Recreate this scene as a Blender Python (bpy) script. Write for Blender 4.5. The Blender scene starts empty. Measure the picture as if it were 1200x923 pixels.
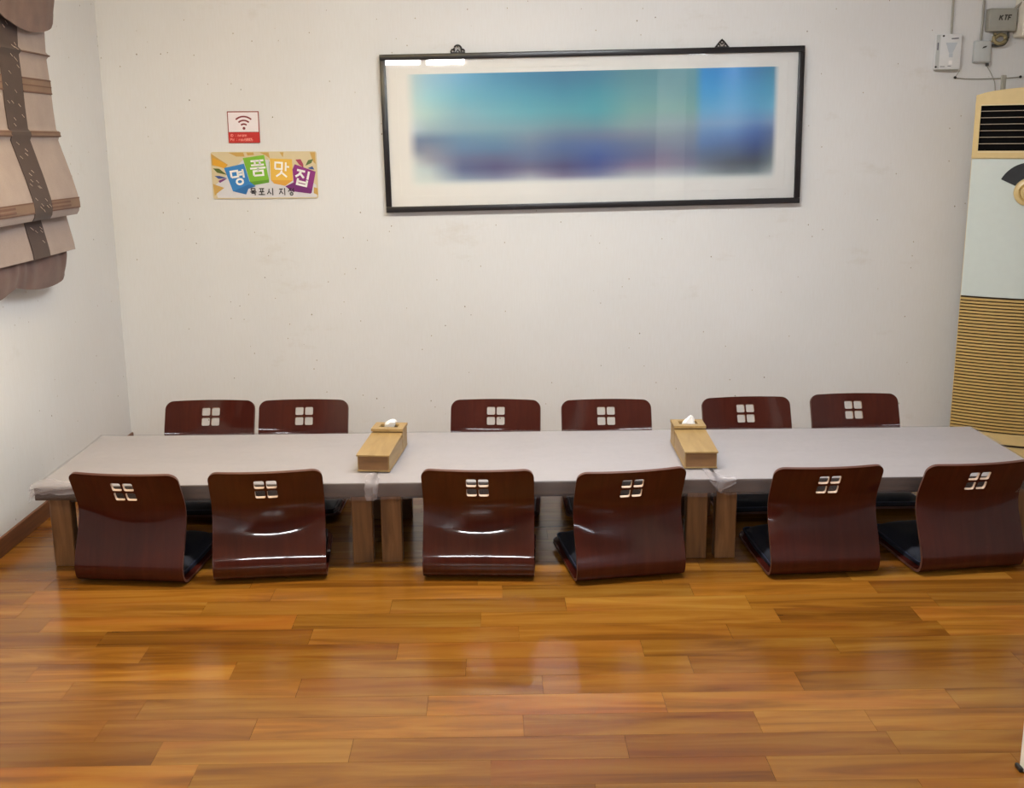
import bpy, bmesh, math, random
from mathutils import Vector, Matrix
from mathutils.geometry import delaunay_2d_cdt
random.seed(7)
scene = bpy.context.scene
COL = scene.collection
PI = math.pi
R_ = math.radians

# ------------------------------------------------------------------ camera
f_px, pitch, yaw, roll, EYE = 1300.0, R_(12.8), R_(0.78), R_(0.43), 1.5
F = Vector((math.sin(yaw)*math.cos(pitch), math.cos(yaw)*math.cos(pitch), -math.sin(pitch)))
R0 = Vector((math.cos(yaw), -math.sin(yaw), 0.0)); U0 = R0.cross(F)
RT = R0*math.cos(roll) - U0*math.sin(roll); UP = R0*math.sin(roll) + U0*math.cos(roll)
cam_d = bpy.data.cameras.new('camera'); cam = bpy.data.objects.new('camera', cam_d); COL.objects.link(cam)
cam_d.sensor_fit = 'HORIZONTAL'; cam_d.sensor_width = 36.0; cam_d.lens = f_px/1200*36.0
cam_d.clip_start = 0.02; cam_d.clip_end = 60
cam.matrix_world = Matrix(((RT.x, UP.x, -F.x, 0), (RT.y, UP.y, -F.y, 0), (RT.z, UP.z, -F.z, EYE), (0, 0, 0, 1)))
scene.camera = cam

# ------------------------------------------------------------------ world, exposure
w = bpy.data.worlds.new('world'); scene.world = w; w.use_nodes = True
w.node_tree.nodes['Background'].inputs[0].default_value = (0.9, 0.95, 1, 1)
w.node_tree.nodes['Background'].inputs[1].default_value = 0.15
vs = scene.view_settings
scene.display_settings.display_device = 'sRGB'
vs.view_transform = 'Standard'; vs.look = 'None'; vs.gamma = 1.0; vs.use_curve_mapping = False
vs.exposure = 1.42
LAMP_MID = (0.92, 0.97, 1.0)
LAMP_WARM = (1.0, 0.80, 0.45)
LAMP_COOL = (0.92, 0.96, 1.0)
# ceiling lights: x, y, length, strength, colour, label
CEIL = 2.48
LIGHTS = [
    (-1.05, 3.45, 1.20, 19, LAMP_WARM, 'batten light on the ceiling over the left end of the tables'),
    (0.38, 3.45, 1.20, 39, LAMP_MID, 'batten light on the ceiling over the middle of the tables'),
    (-0.10, 0.20, 1.20, 22, LAMP_MID, 'added unseen light above the open floor, brightening the near planks'),  # added lamp, out of view, to brighten the near floor
    (-1.16, -3.6, 0.46, 44, LAMP_COOL, 'short batten light mirrored at the left corner of the picture glass'),
    (-0.61, -3.6, 0.47, 44, LAMP_COOL, 'short batten light mirrored in the picture glass below its left hanger'),
    (1.90, -2.6, 1.20, 22, (0.84, 0.93, 1.04), 'added unseen cool light at the rear right, cooling the right side'),  # added cool lamp, out of view, to take warmth off the right wall
]

# ------------------------------------------------------------------ helpers
def lin(c):
    c = c/255.0
    return c/12.92 if c <= 0.04045 else ((c+0.055)/1.055)**2.4
def rgb(r, g, b): return (lin(r), lin(g), lin(b), 1.0)

class NT:
    def __init__(s, name):
        s.m = bpy.data.materials.new(name); s.m.use_nodes = True
        s.t = s.m.node_tree; s.n = s.t.nodes; s.l = s.t.links
        s.b = s.n['Principled BSDF']; s.out = s.n['Material Output']
    def new(s, typ, **kw):
        nd = s.n.new(typ)
        for k, v in kw.items():
            if k.startswith('_'): setattr(nd, k[1:], v)
        return nd
    def link(s, a, b): s.l.new(a, b)
    def coords(s, which='Object', scale=(1, 1, 1), off=None):
        if which == 'World':
            src = s.n.new('ShaderNodeNewGeometry').outputs['Position']
        else:
            src = s.n.new('ShaderNodeTexCoord').outputs[which]
        mp = s.n.new('ShaderNodeMapping'); mp.inputs['Scale'].default_value = scale
        s.l.new(src, mp.inputs['Vector'])
        if off is not None: s.l.new(off, mp.inputs['Location'])
        return mp.outputs['Vector']
    def noise(s, vec, scale, detail=3, rough=0.55, dist=0.0):
        nd = s.n.new('ShaderNodeTexNoise'); nd.inputs['Scale'].default_value = scale
        nd.inputs['Detail'].default_value = detail; nd.inputs['Roughness'].default_value = rough
        nd.inputs['Distortion'].default_value = dist
        s.l.new(vec, nd.inputs['Vector']); return nd.outputs['Fac']
    def ramp(s, fac, stops):
        nd = s.n.new('ShaderNodeValToRGB'); e = nd.color_ramp.elements
        while len(e) < len(stops): e.new(0.5)
        for el, (p, c) in zip(e, stops): el.position = p; el.color = c
        s.l.new(fac, nd.inputs['Fac']); return nd.outputs['Color']
    def mix(s, fac, a, b, mode='MIX'):
        nd = s.n.new('ShaderNodeMix'); nd.data_type = 'RGBA'; nd.blend_type = mode
        def put(sock, v):
            if isinstance(v, (tuple, float, int)): sock.default_value = v
            else: s.l.new(v, sock)
        put(nd.inputs[0], fac); put(nd.inputs[6], a); put(nd.inputs[7], b)
        return nd.outputs[2]
    def bump(s, h, strength=0.2, dist=0.002):
        nd = s.n.new('ShaderNodeBump'); nd.inputs['Strength'].default_value = strength
        nd.inputs['Distance'].default_value = dist
        s.l.new(h, nd.inputs['Height']); s.l.new(nd.outputs['Normal'], s.b.inputs['Normal'])
    def set(s, rough=None, metal=None, coat=None, coat_rough=None, spec=None, color=None):
        b = s.b
        if rough is not None: b.inputs['Roughness'].default_value = rough
        if metal is not None: b.inputs['Metallic'].default_value = metal
        if coat is not None: b.inputs['Coat Weight'].default_value = coat
        if coat_rough is not None: b.inputs['Coat Roughness'].default_value = coat_rough
        if spec is not None: b.inputs['Specular IOR Level'].default_value = spec
        if color is not None:
            if isinstance(color, tuple): b.inputs['Base Color'].default_value = color
            else: s.l.new(color, b.inputs['Base Color'])
        return s.m

def simple(name, c, rough=0.5, var=0.06, scale=30, **kw):
    n = NT(name); v = n.noise(n.coords(), scale)
    lo = tuple(x*(1-var) for x in c[:3])+(1,); hi = tuple(min(1, x*(1+var)) for x in c[:3])+(1,)
    return n.set(rough=rough, color=n.ramp(v, [(0.3, lo), (0.7, hi)]), **kw)

def grain(name, dark, mid, light, scale, rough=0.4, coat=None, coat_rough=None, spec=None, which='Object'):
    n = NT(name); v = n.coords(which, scale)
    a = n.noise(v, 1.0, 5, 0.62, 0.6)
    return n.set(rough=rough, coat=coat, coat_rough=coat_rough, spec=spec,
                 color=n.ramp(a, [(0.3, dark), (0.5, mid), (0.72, light)]))

def mesh_obj(name, bm, mat, parent=None, smooth=None, loc=None):
    me = bpy.data.meshes.new(name)
    bmesh.ops.recalc_face_normals(bm, faces=bm.faces)
    bm.to_mesh(me); bm.free()
    for m in (mat if isinstance(mat, (list, tuple)) else [mat]): me.materials.append(m)
    if smooth is not None:
        for p in me.polygons: p.use_smooth = True
        me.set_sharp_from_angle(angle=R_(smooth))
    o = bpy.data.objects.new(name, me); COL.objects.link(o)
    if parent is not None: o.parent = parent
    if loc is not None: o.location = loc
    return o

def thing(name, label, cat, loc=(0, 0, 0), rz=0.0, group=None):
    o = bpy.data.objects.new(name, None); COL.objects.link(o); o.empty_display_size = 0.05
    o.location = loc; o.rotation_euler = (0, 0, rz); o['label'] = label; o['category'] = cat
    if group: o['group'] = group
    return o
def struct(o): o['kind'] = 'structure'; return o

def box(bm, x0, x1, y0, y1, z0, z1, bevel=0.0, seg=2, mi=0):
    vs_ = [bm.verts.new((x, y, z)) for x in (x0, x1) for y in (y0, y1) for z in (z0, z1)]
    idx = [(0, 1, 3, 2), (4, 6, 7, 5), (0, 4, 5, 1), (2, 3, 7, 6), (0, 2, 6, 4), (1, 5, 7, 3)]
    fs = [bm.faces.new([vs_[i] for i in q]) for q in idx]
    for f in fs: f.material_index = mi
    if bevel:
        es = list({e for f in fs for e in f.edges})
        bmesh.ops.bevel(bm, geom=es, offset=bevel, segments=seg, profile=0.5, affect='EDGES')
    return bm
def BOX(*a, **k): return box(bmesh.new(), *a, **k)

def tube(bm, pts, r, n=8, closed=False):
    pts = [Vector(p) for p in pts]; rings = []; N = len(pts)
    up = Vector((0, 0, 1))
    for i, p in enumerate(pts):
        if closed: d = pts[(i+1) % N]-pts[i-1]
        else: d = pts[min(i+1, N-1)]-pts[max(i-1, 0)]
        d.normalize()
        u = up if abs(d.dot(up)) < 0.95 else Vector((1, 0, 0))
        a = d.cross(u).normalized(); b = d.cross(a)
        rr = r[i] if isinstance(r, (list, tuple)) else r
        rings.append([bm.verts.new(p+(a*math.cos(t)+b*math.sin(t))*rr) for t in [2*PI*k/n for k in range(n)]])
    for i in range(N if closed else N-1):
        A, B = rings[i], rings[(i+1) % N]
        for k in range(n): bm.faces.new((A[k], A[(k+1) % n], B[(k+1) % n], B[k]))
    if not closed:
        bm.faces.new(rings[0][::-1]); bm.faces.new(rings[-1])
    return bm

def poly_xz(bm, pts, y_front, thick, mi=0):
    """flat plate in the XZ plane, its front face at y_front (facing -y)"""
    A = [bm.verts.new((x, y_front, z)) for x, z in pts]
    B = [bm.verts.new((x, y_front+thick, z)) for x, z in pts]
    fs = [bm.faces.new(A), bm.faces.new(B[::-1])]
    n = len(pts)
    for i in range(n): fs.append(bm.faces.new((A[i], B[i], B[(i+1) % n], A[(i+1) % n])))
    for f in fs: f.material_index = mi
    return bm
def stroke_xz(bm, pts, wd, y, thick=0.0004, closed=False, mi=0):
    n = len(pts); L = []; Rr = []
    for i in range(n):
        p = Vector(pts[i])
        if closed: a, b = Vector(pts[i-1]), Vector(pts[(i+1) % n])
        else: a, b = Vector(pts[max(i-1, 0)]), Vector(pts[min(i+1, n-1)])
        d1 = (p-a); d2 = (b-p)
        if d1.length < 1e-9: d1 = d2
        if d2.length < 1e-9: d2 = d1
        d1.normalize(); d2.normalize()
        n1 = Vector((-d1.y, d1.x)); n2 = Vector((-d2.y, d2.x)); m = (n1+n2)
        m.normalize(); k = 1/max(0.5, m.dot(n1))
        L.append(p+m*wd/2*k); Rr.append(p-m*wd/2*k)
    for i in range(n if closed else n-1):
        j = (i+1) % n
        poly_xz(bm, [tuple(L[i]), tuple(L[j]), tuple(Rr[j]), tuple(Rr[i])], y, thick, mi)
    return bm
def arc(cx, cz, r, a0, a1, n=14):
    return [(cx+r*math.cos(R_(a0+(a1-a0)*i/n)), cz+r*math.sin(R_(a0+(a1-a0)*i/n))) for i in range(n+1)]
def thicken(bm, t):
    """give an open sheet a real thickness: a second skin offset along the normals, joined at the rim"""
    bm.normal_update(); fs = list(bm.faces); vmap = {v: bm.verts.new(v.co-v.normal*t) for v in list(bm.verts)}
    rim = [e for e in bm.edges if len(e.link_faces) == 1]
    rim = [(e.link_loops[0].vert, e.link_loops[0].link_loop_next.vert) for e in rim]
    for f in fs: bm.faces.new([vmap[v] for v in reversed(f.verts)])
    for a, b in rim: bm.faces.new((b, a, vmap[a], vmap[b]))
def interp(tab, x):
    for (a, va), (b, vb) in zip(tab, tab[1:]):
        if x <= b or (b, vb) == tab[-1]:
            t = (x-a)/(b-a) if b != a else 0
            t = max(0, min(1, t))
            return va+(vb-va)*t
    return tab[-1][1]
def catmull(pts, n):
    out = []
    P = [Vector(p) for p in pts]; P = [P[0]*2-P[1]]+P+[P[-1]*2-P[-2]]
    for i in range(1, len(P)-2):
        for k in range(n):
            t = k/n; a, b, c, d = P[i-1], P[i], P[i+1], P[i+2]
            out.append(0.5*((2*b)+(c-a)*t+(2*a-5*b+4*c-d)*t*t+(3*b-a-3*c+d)*t**3))
    out.append(P[-2]); return out

# ------------------------------------------------------------------ materials
def mat_wall(name, axis):
    n = NT(name)
    v = n.coords('World')
    big = n.noise(v, 1.3, 3)
    base = n.ramp(big, [(0.3, rgb(222, 222, 222)), (0.7, rgb(228, 228, 229))])
    vert = n.noise(n.coords('World', (160, 160, 14)), 1.0, 3)          # vertical paper fibres
    base = n.mix(n.ramp(vert, [(0.35, (0, 0, 0, 1)), (0.75, (0.10,)*3+(1,))]), base, rgb(196, 186, 170))
    def specks(scale, thr, seed):
        vo = n.new('ShaderNodeTexVoronoi'); vo.inputs['Scale'].default_value = scale
        vo.inputs['Randomness'].default_value = 1.0
        vec = n.coords('World', (1, 0.02, 0.75) if axis == 'y' else (0.02, 1, 0.75))
        ad = n.new('ShaderNodeVectorMath'); ad.operation = 'ADD'; ad.inputs[1].default_value = (seed, seed*2, seed*3)
        n.link(vec, ad.inputs[0]); n.link(ad.outputs[0], vo.inputs['Vector'])
        lt = n.new('ShaderNodeMath'); lt.operation = 'LESS_THAN'; lt.inputs[1].default_value = thr
        n.link(vo.outputs['Distance'], lt.inputs[0]); return lt.outputs[0]
    base = n.mix(specks(11, 0.031, 1.7), base, rgb(140, 128, 112))
    base = n.mix(specks(18, 0.045, 5.3), base, rgb(176, 165, 148))
    st = n.noise(n.coords('World', (1, 1, 2.2)), 2.4, 5, 0.7)
    base = n.mix(n.ramp(st, [(0.62, (0, 0, 0, 1)), (0.8, (0.25,)*3+(1,))]), base, rgb(176, 160, 132))
    n.bump(vert, 0.12, 0.001)
    return n.set(rough=0.75, color=base, spec=0.2)
M = {}
M['wall_y'] = mat_wall('wallpaper_back', 'y'); M['wall_x'] = mat_wall('wallpaper_side', 'x')
M['ceiling'] = simple('ceiling_paint', rgb(228, 222, 210), 0.8)
M['plaster'] = simple('pillar_paint', rgb(232, 226, 214), 0.6)
def mat_floor(name, per_object):
    n = NT(name)
    if per_object:
        oi = n.new('ShaderNodeObjectInfo'); mul = n.new('ShaderNodeVectorMath'); mul.operation = 'SCALE'
        cb = n.new('ShaderNodeCombineXYZ'); n.link(oi.outputs['Random'], cb.inputs[0]); n.link(oi.outputs['Random'], cb.inputs[2])
        n.link(cb.outputs[0], mul.inputs[0]); mul.inputs['Scale'].default_value = 57.0
        off = mul.outputs[0]; tone = oi.outputs['Color']
    else: off = None; tone = None
    g = n.noise(n.coords('World', (1.5, 15, 1), off), 1.0, 5, 0.55, 0.9)
    g2 = n.noise(n.coords('World', (5, 120, 1), off), 1.0, 3, 0.5, 0.2)
    g3 = n.noise(n.coords('World', (1.6, 7, 1), off), 1.0, 2, 0.5, 0.6)
    c = n.ramp(g, [(0.28, rgb(106, 65, 20)), (0.48, rgb(138, 89, 28)), (0.72, rgb(157, 113, 44))])
    c = n.mix(n.ramp(g2, [(0.45, (0, 0, 0, 1)), (0.8, (0.22,)*3+(1,))]), c, rgb(140, 80, 28))
    c = n.mix(n.ramp(g3, [(0.52, (0, 0, 0, 1)), (0.72, (0.4,)*3+(1,))]), c, rgb(146, 82, 34))
    if tone is not None: c = n.mix(1.0, c, tone, 'MULTIPLY')
    rr = n.noise(n.coords('World', (1.5, 1.5, 1)), 1.0, 3)
    mr = n.new('ShaderNodeMapRange'); mr.inputs[3].default_value = 0.15; mr.inputs[4].default_value = 0.27
    n.link(rr, mr.inputs[0]); n.link(mr.outputs[0], n.b.inputs['Roughness'])
    n.bump(g2, 0.05, 0.0006)
    return n.set(color=c, spec=0.55)
M['plank'] = mat_floor('vinyl_plank', True)
M['floor'] = mat_floor('vinyl_floor', False)
M['skirting'] = grain('brown_skirting', rgb(84, 46, 20), rgb(104, 60, 28), rgb(120, 72, 36), (3, 3, 60), 0.4)
M['chair_gloss'] = grain('mahogany_gloss', rgb(54, 15, 8), rgb(62, 20, 10), rgb(70, 25, 13), (30, 8, 1.2), 0.6, coat=1.0, coat_rough=0.045, spec=0.05)
M['chair_satin'] = grain('mahogany_satin', rgb(54, 14, 8), rgb(61, 18, 10), rgb(69, 23, 13), (30, 8, 1.2), 0.6, coat=0.65, coat_rough=0.085, spec=0.05)
M['ply_edge'] = grain('plywood_edge', rgb(78, 46, 36), rgb(92, 57, 46), rgb(106, 69, 57), (4, 4, 300), 0.45)
M['ply_cut'] = grain('plywood_cut', rgb(178, 150, 130), rgb(196, 170, 150), rgb(206, 184, 166), (4, 4, 300), 0.5)
M['pad'] = simple('navy_pad_fabric', rgb(22, 25, 38), 0.7, 0.35, 180)
M['pad_pipe'] = simple('navy_pad_piping', rgb(40, 46, 66), 0.45, 0.3, 120)
M['wood_edge'] = grain('table_walnut_edge', rgb(44, 31, 22), rgb(64, 46, 33), rgb(84, 61, 44), (2.5, 30, 30), 0.45)
M['wood_leg'] = grain('table_leg_wood', rgb(84, 54, 28), rgb(120, 82, 46), rgb(146, 104, 64), (26, 26, 2.4), 0.45)
M['laminate'] = simple('table_top_laminate', rgb(170, 164, 166), 0.4, 0.03)
M['beech'] = grain('beech_board', rgb(146, 116, 70), rgb(160, 130, 82), rgb(172, 142, 94), (22, 3, 22), 0.42)
M['beech_shaded'] = grain('beech_shaded_board', rgb(114, 80, 46), rgb(128, 91, 54), rgb(140, 102, 62), (6, 30, 40), 0.45)  # darker beech copy: shade of the box front put into the colour
M['slot_dark'] = simple('slot_shade', rgb(40, 26, 16), 0.8)  # dark sheet coloured as the shade inside the tissue slot
M['tissue'] = simple('white_tissue', rgb(244, 242, 240), 0.85, 0.02)
M['black_frame'] = simple('black_lacquer_frame', rgb(26, 24, 28), 0.3, 0.2, 40)
M['black_iron'] = simple('black_iron', rgb(22, 20, 20), 0.45, 0.2, 60)
M['mat_board'] = simple('picture_mount', rgb(236, 232, 226), 0.7, 0.015)
M['white_plastic'] = simple('white_plastic', rgb(226, 228, 230), 0.4, 0.02)
M['grey_plastic'] = simple('grey_plastic', rgb(196, 200, 200), 0.45, 0.03)
M['dull_plastic'] = simple('dull_grey_plastic', rgb(160, 160, 152), 0.5, 0.04)
M['cable_grey'] = simple('grey_cable', rgb(160, 158, 148), 0.5, 0.1)
M['cable_dark'] = simple('dark_cable', rgb(60, 58, 52), 0.5, 0.1)
M['brass'] = simple('dull_brass_coil', rgb(150, 138, 104), 0.4, 0.15, metal=0.4)
M['ac_beige'] = simple('beige_plastic', rgb(214, 188, 132), 0.32, 0.03)
M['ac_slat'] = simple('tan_louver_plastic', rgb(196, 164, 100), 0.4, 0.03)
M['ac_white'] = simple('cool_white_panel', rgb(204, 213, 208), 0.35, 0.015)
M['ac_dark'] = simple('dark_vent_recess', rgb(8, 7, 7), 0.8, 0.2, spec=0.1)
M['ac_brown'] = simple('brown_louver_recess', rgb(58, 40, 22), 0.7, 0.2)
M['vane'] = simple('pale_vane_plastic', rgb(176, 160, 140), 0.4, 0.05)
M['dial'] = simple('black_dial', rgb(28, 32, 36), 0.35, 0.2)
def fabric(name, c1, c2, scale=240, rough=0.85):
    n = NT(name); v = n.coords()
    a = n.noise(v, scale, 2); b = n.noise(v, 9, 4)
    c = n.ramp(b, [(0.3, c1), (0.7, c2)])
    c = n.mix(n.ramp(a, [(0.4, (0, 0, 0, 1)), (0.7, (0.25,)*3+(1,))]), c, tuple(x*0.75 for x in c1[:3])+(1,))
    n.bump(a, 0.25, 0.001)
    n.b.inputs['Sheen Weight'].default_value = 0.15
    return n.set(rough=rough, color=c)
M['cream_cloth'] = fabric('cream_blind_cloth', rgb(152, 135, 129), rgb(164, 147, 140))
M['brown_cloth'] = fabric('brown_band_cloth', rgb(56, 37, 34), rgb(66, 45, 41))
M['plum_cloth'] = fabric('plum_swag_cloth', rgb(94, 72, 68), rgb(118, 91, 84))
M['tan_trim'] = fabric('tan_ribbon', rgb(116, 88, 70), rgb(130, 100, 80))
M['dark_trim'] = fabric('dark_ribbon', rgb(92, 56, 42), rgb(106, 68, 52))
M['thread'] = simple('pale_thread', rgb(196, 176, 164), 0.7)
def flat(name, r, g, b, rough=0.45):
    return simple(name, rgb(r, g, b), rough, 0.02)

# thin plastic table cover: translucent white sheet
def mat_cover(nm='thin_white_plastic_cover', lo=0.82, hi=0.95):
    n = NT(nm)
    v = n.noise(n.coords('World', (0.6, 3, 2)), 7, 3, 0.5, 0.6)
    n.set(rough=0.42, color=rgb(184, 176, 179), spec=0.3)
    n.bump(v, 0.5, 0.005)
    tr = n.new('ShaderNodeBsdfTransparent'); mx = n.new('ShaderNodeMixShader')
    wv = n.noise(n.coords('World', (0.7, 2.5, 9)), 3, 3, 0.5)
    mr = n.new('ShaderNodeMapRange'); mr.inputs[3].default_value = lo; mr.inputs[4].default_value = hi
    n.link(wv, mr.inputs[0]); n.link(mr.outputs[0], mx.inputs[0])
    n.link(n.b.outputs[0], mx.inputs[1]); n.link(tr.outputs[0], mx.inputs[2]); n.link(mx.outputs[0], n.out.inputs['Surface'])
    return n.m
M['cover'] = mat_cover(); M['cover_dense'] = mat_cover('doubled_white_plastic_cover', 0.45, 0.72)
def mat_pane():
    n = NT('picture_glass')
    tr = n.new('ShaderNodeBsdfTransparent'); gl = n.new('ShaderNodeBsdfGlossy'); gl.inputs['Roughness'].default_value = 0.02
    fr = n.new('ShaderNodeFresnel'); fr.inputs['IOR'].default_value = 1.45
    mx = n.new('ShaderNodeMixShader'); n.link(fr.outputs[0], mx.inputs[0]); n.link(tr.outputs[0], mx.inputs[1]); n.link(gl.outputs[0], mx.inputs[2])
    n.link(mx.outputs[0], n.out.inputs['Surface']); return n.m
M['pane'] = mat_pane()
def mat_emit(name, c, s):
    n = NT(name); e = n.new('ShaderNodeEmission'); e.inputs[0].default_value = (*c, 1); e.inputs[1].default_value = s
    n.link(e.outputs[0], n.out.inputs['Surface']); return n.m
def mat_print():
    n = NT('picture_print'); a = n.new('ShaderNodeVertexColor'); a.layer_name = 'ink_reflect'
    c = a.outputs['Color']
    return n.set(rough=0.6, color=c)
M['print'] = mat_print()

# ------------------------------------------------------------------ room shell
XL, XR, YB, YF = -1.867, 2.82, 5.5, -6.5
struct(mesh_obj('wall_back', BOX(XL-0.12, XR+0.12, YB, YB+0.12, -0.03, CEIL), M['wall_y']))
struct(mesh_obj('wall_left', BOX(XL-0.12, XL, YF, YB, -0.03, CEIL), M['wall_x']))
struct(mesh_obj('wall_right', BOX(XR, XR+0.12, YF, YB, -0.03, CEIL), M['wall_x']))
struct(mesh_obj('wall_rear', BOX(XL-0.12, XR+0.12, YF-0.12, YF, -0.03, CEIL), M['skirting']))
struct(mesh_obj('ceiling', BOX(XL-0.12, XR+0.12, YF-0.12, YB+0.12, CEIL, CEIL+0.1), M['ceiling']))
struct(mesh_obj('baseboard_left', BOX(XL, XL+0.011, 1.25, YB, 0, 0.072, 0.002, 1), M['skirting']))
struct(mesh_obj('baseboard_back', BOX(XL+0.011, XR, YB-0.011, YB, 0, 0.046, 0.002, 1), M['skirting']))
# boxed-in duct at the upper right of the back wall
struct(mesh_obj('trim_1', BOX(2.475, XR, 5.40, YB, 1.965, CEIL, 0.004, 1), M['plaster']))
# white pillar at the near right edge, with its small dark corner foot
pil = struct(mesh_obj('trim_2', BOX(1.266, 1.43, 2.02, 2.425, 0, CEIL, 0.004, 2), M['plaster']))
o = mesh_obj('corner_foot', BOX(1.256, 1.2655, 2.40, 2.428, 0.0, 0.012, 0.002, 1), M['black_iron'], pil); o['label'] = 'small black foot at the bottom corner'

# floor: slab + individual vinyl planks
bm = BOX(XL-0.12, XR+0.12, 1.15, YB+0.12, -0.03, -0.010)
box(bm, XL-0.12, XR+0.12, YF-0.12, 1.15, -0.03, 0.0)
floor = struct(mesh_obj('floor', bm, M['floor']))
RW, RY0 = 0.1116, 2.3802
SEEN = {-1: [1.0], 0: [-0.75, 0.66], 1: [-0.87, -0.38, 0.32], 2: [-1.05, -0.65, 0.06, 0.68, 0.98],
        3: [-0.98, -0.20, 0.45], 4: [-1.22, -0.57, 0.12, 0.85], 5: [-0.78, -0.10, 0.56, 1.53], 6: [-0.31, 1.02],
        7: [-1.24, -0.59, 0.06, 0.72], 8: [-0.66, -0.06, 0.90, 1.35], 9: [-0.98, -0.36, 0.22, 0.83], 10: [-1.60, 0.01]}
DARK = {(2, 3): 0.78, (4, 2): 0.80, (6, 1): 0.85, (3, 0): 0.8, (5, 2): 0.78, (8, 0): 0.9, (7, 1): 0.82, (7, 3): 0.78, (6, 0): 0.8, (4, 1): 0.95, (1, 1): 0.84}
unit = bmesh.new(); box(unit, -0.5, 0.5, -0.5, 0.5, -0.010, 0.0)
plank_mesh = bpy.data.meshes.new('plank'); bmesh.ops.recalc_face_normals(unit, faces=unit.faces); unit.to_mesh(plank_mesh); unit.free()
plank_mesh.materials.append(M['plank'])
GAP = 0.0007
rowi = -11
while RY0+rowi*RW < YB:
    ya = max(1.15, RY0+rowi*RW); yb = min(YB, RY0+(rowi+1)*RW)
    if yb <= 1.15: rowi += 1; continue
    js = sorted(SEEN.get(rowi, []))
    # fill the row with further joints
    if not js: js = [random.uniform(-1.6, -1.0)]
    x = js[0]
    left = []
    while x-0.62 > XL+0.1: x -= random.uniform(0.55, 0.8); left.append(x)
    mid = []
    for a, b in zip(js, js[1:]):
        mid.append(a)
        if b-a > 1.05: mid.append(a+(b-a)*random.uniform(0.42, 0.58))
    mid.append(js[-1]); x = js[-1]; right = []
    while x+0.6 < XR-0.05: x += random.uniform(0.55, 0.8); right.append(x)
    cuts = [XL]+[c for c in sorted(left)+mid+right if XL+0.05 < c < XR-0.05]+[XR]
    for k, (a, b) in enumerate(zip(cuts, cuts[1:])):
        p = bpy.data.objects.new('plank', plank_mesh); COL.objects.link(p); p.parent = floor
        p.location = ((a+b)/2, (ya+yb)/2, 0.0); p.scale = (b-a-GAP, yb-ya-GAP, 1)
        t = random.choice([0.70, 0.76, 0.84, 0.90, 0.98, 1.04, 1.10, 1.16]); rd = random.uniform(-0.02, 0.06)+(0.05 if t < 0.8 else 0)
        p.color = (t*(1+rd), t, t*(1-rd*1.5), 1)
    rowi += 1

# ------------------------------------------------------------------ ceiling lights
for (lx, ly, ln, st, lc, lab) in LIGHTS:
    t = thing('ceiling_light', lab, 'lamp', (lx, ly, CEIL), 0, 'batten lights on the ceiling')
    mesh_obj('housing', BOX(-ln/2-0.02, ln/2+0.02, -0.075, 0.075, -0.028, 0.0, 0.004, 1), M['white_plastic'], t)
    bm = bmesh.new(); prof = [(0.070*math.cos(a), -0.028-(0.075 if ln < 0.6 else 0.034)*math.sin(a)) for a in [PI*i/10 for i in range(11)]]
    A = [bm.verts.new((-ln/2, y, z)) for y, z in prof]; B = [bm.verts.new((ln/2, y, z)) for y, z in prof]
    for i in range(10): bm.faces.new((A[i], A[i+1], B[i+1], B[i]))
    bm.faces.new(A); bm.faces.new(B[::-1]); bm.faces.new((A[0], B[0], B[-1], A[-1]))
    mesh_obj('diffuser', bm, mat_emit('lamp_diffuser', lc, st), t, 40)

# ------------------------------------------------------------------ tables
ZT = 0.33
TABLES = [(-1.632, -0.446, 'low wooden table, leftmost of three, beside the left wall'),
          (-0.440, 0.774, 'low wooden table, middle one of three set end to end'),
          (0.780, 1.972, 'low wooden table, rightmost of three, reaching towards the air conditioner')]
YT0, YT1 = 3.752, 4.448
for (x0, x1, lab) in TABLES:
    cx = (x0+x1)/2; hw = (x1-x0)/2
    t = thing('low_table', lab, 'table', (cx, (YT0+YT1)/2, 0), 0, 'low dining tables in a row')
    hd = (YT1-YT0)/2
    top = mesh_obj('tabletop', BOX(-hw, hw, -hd, hd, ZT-0.050, ZT-0.001, 0.002, 1), M['wood_edge'], t)
    mesh_obj('top_laminate', BOX(-hw+0.004, hw-0.004, -hd+0.004, hd-0.004, ZT-0.001, ZT, 0), M['laminate'], top)
    for s in (-1, 1):
        mesh_obj('apron', BOX(-hw+0.09, hw-0.09, s*(hd-0.10)-0.011, s*(hd-0.10)+0.011, ZT-0.085, ZT-0.0501), M['wood_edge'], t)
        mesh_obj('apron', BOX(s*(hw-0.045)-0.011, s*(hw-0.045)+0.011, -hd+0.14, hd-0.14, ZT-0.085, ZT-0.0501), M['wood_edge'], t)
        for q in (-1, 1):
            xa = s*(hw-0.012); xb = s*(hw-0.088)
            ya = q*(hd-0.085); yb = q*(hd-0.135)
            mesh_obj('leg', BOX(min(xa, xb), max(xa, xb), min(ya, yb), max(ya, yb), 0.0, ZT-0.0501, 0.003, 1), M['wood_leg'], t)

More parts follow.
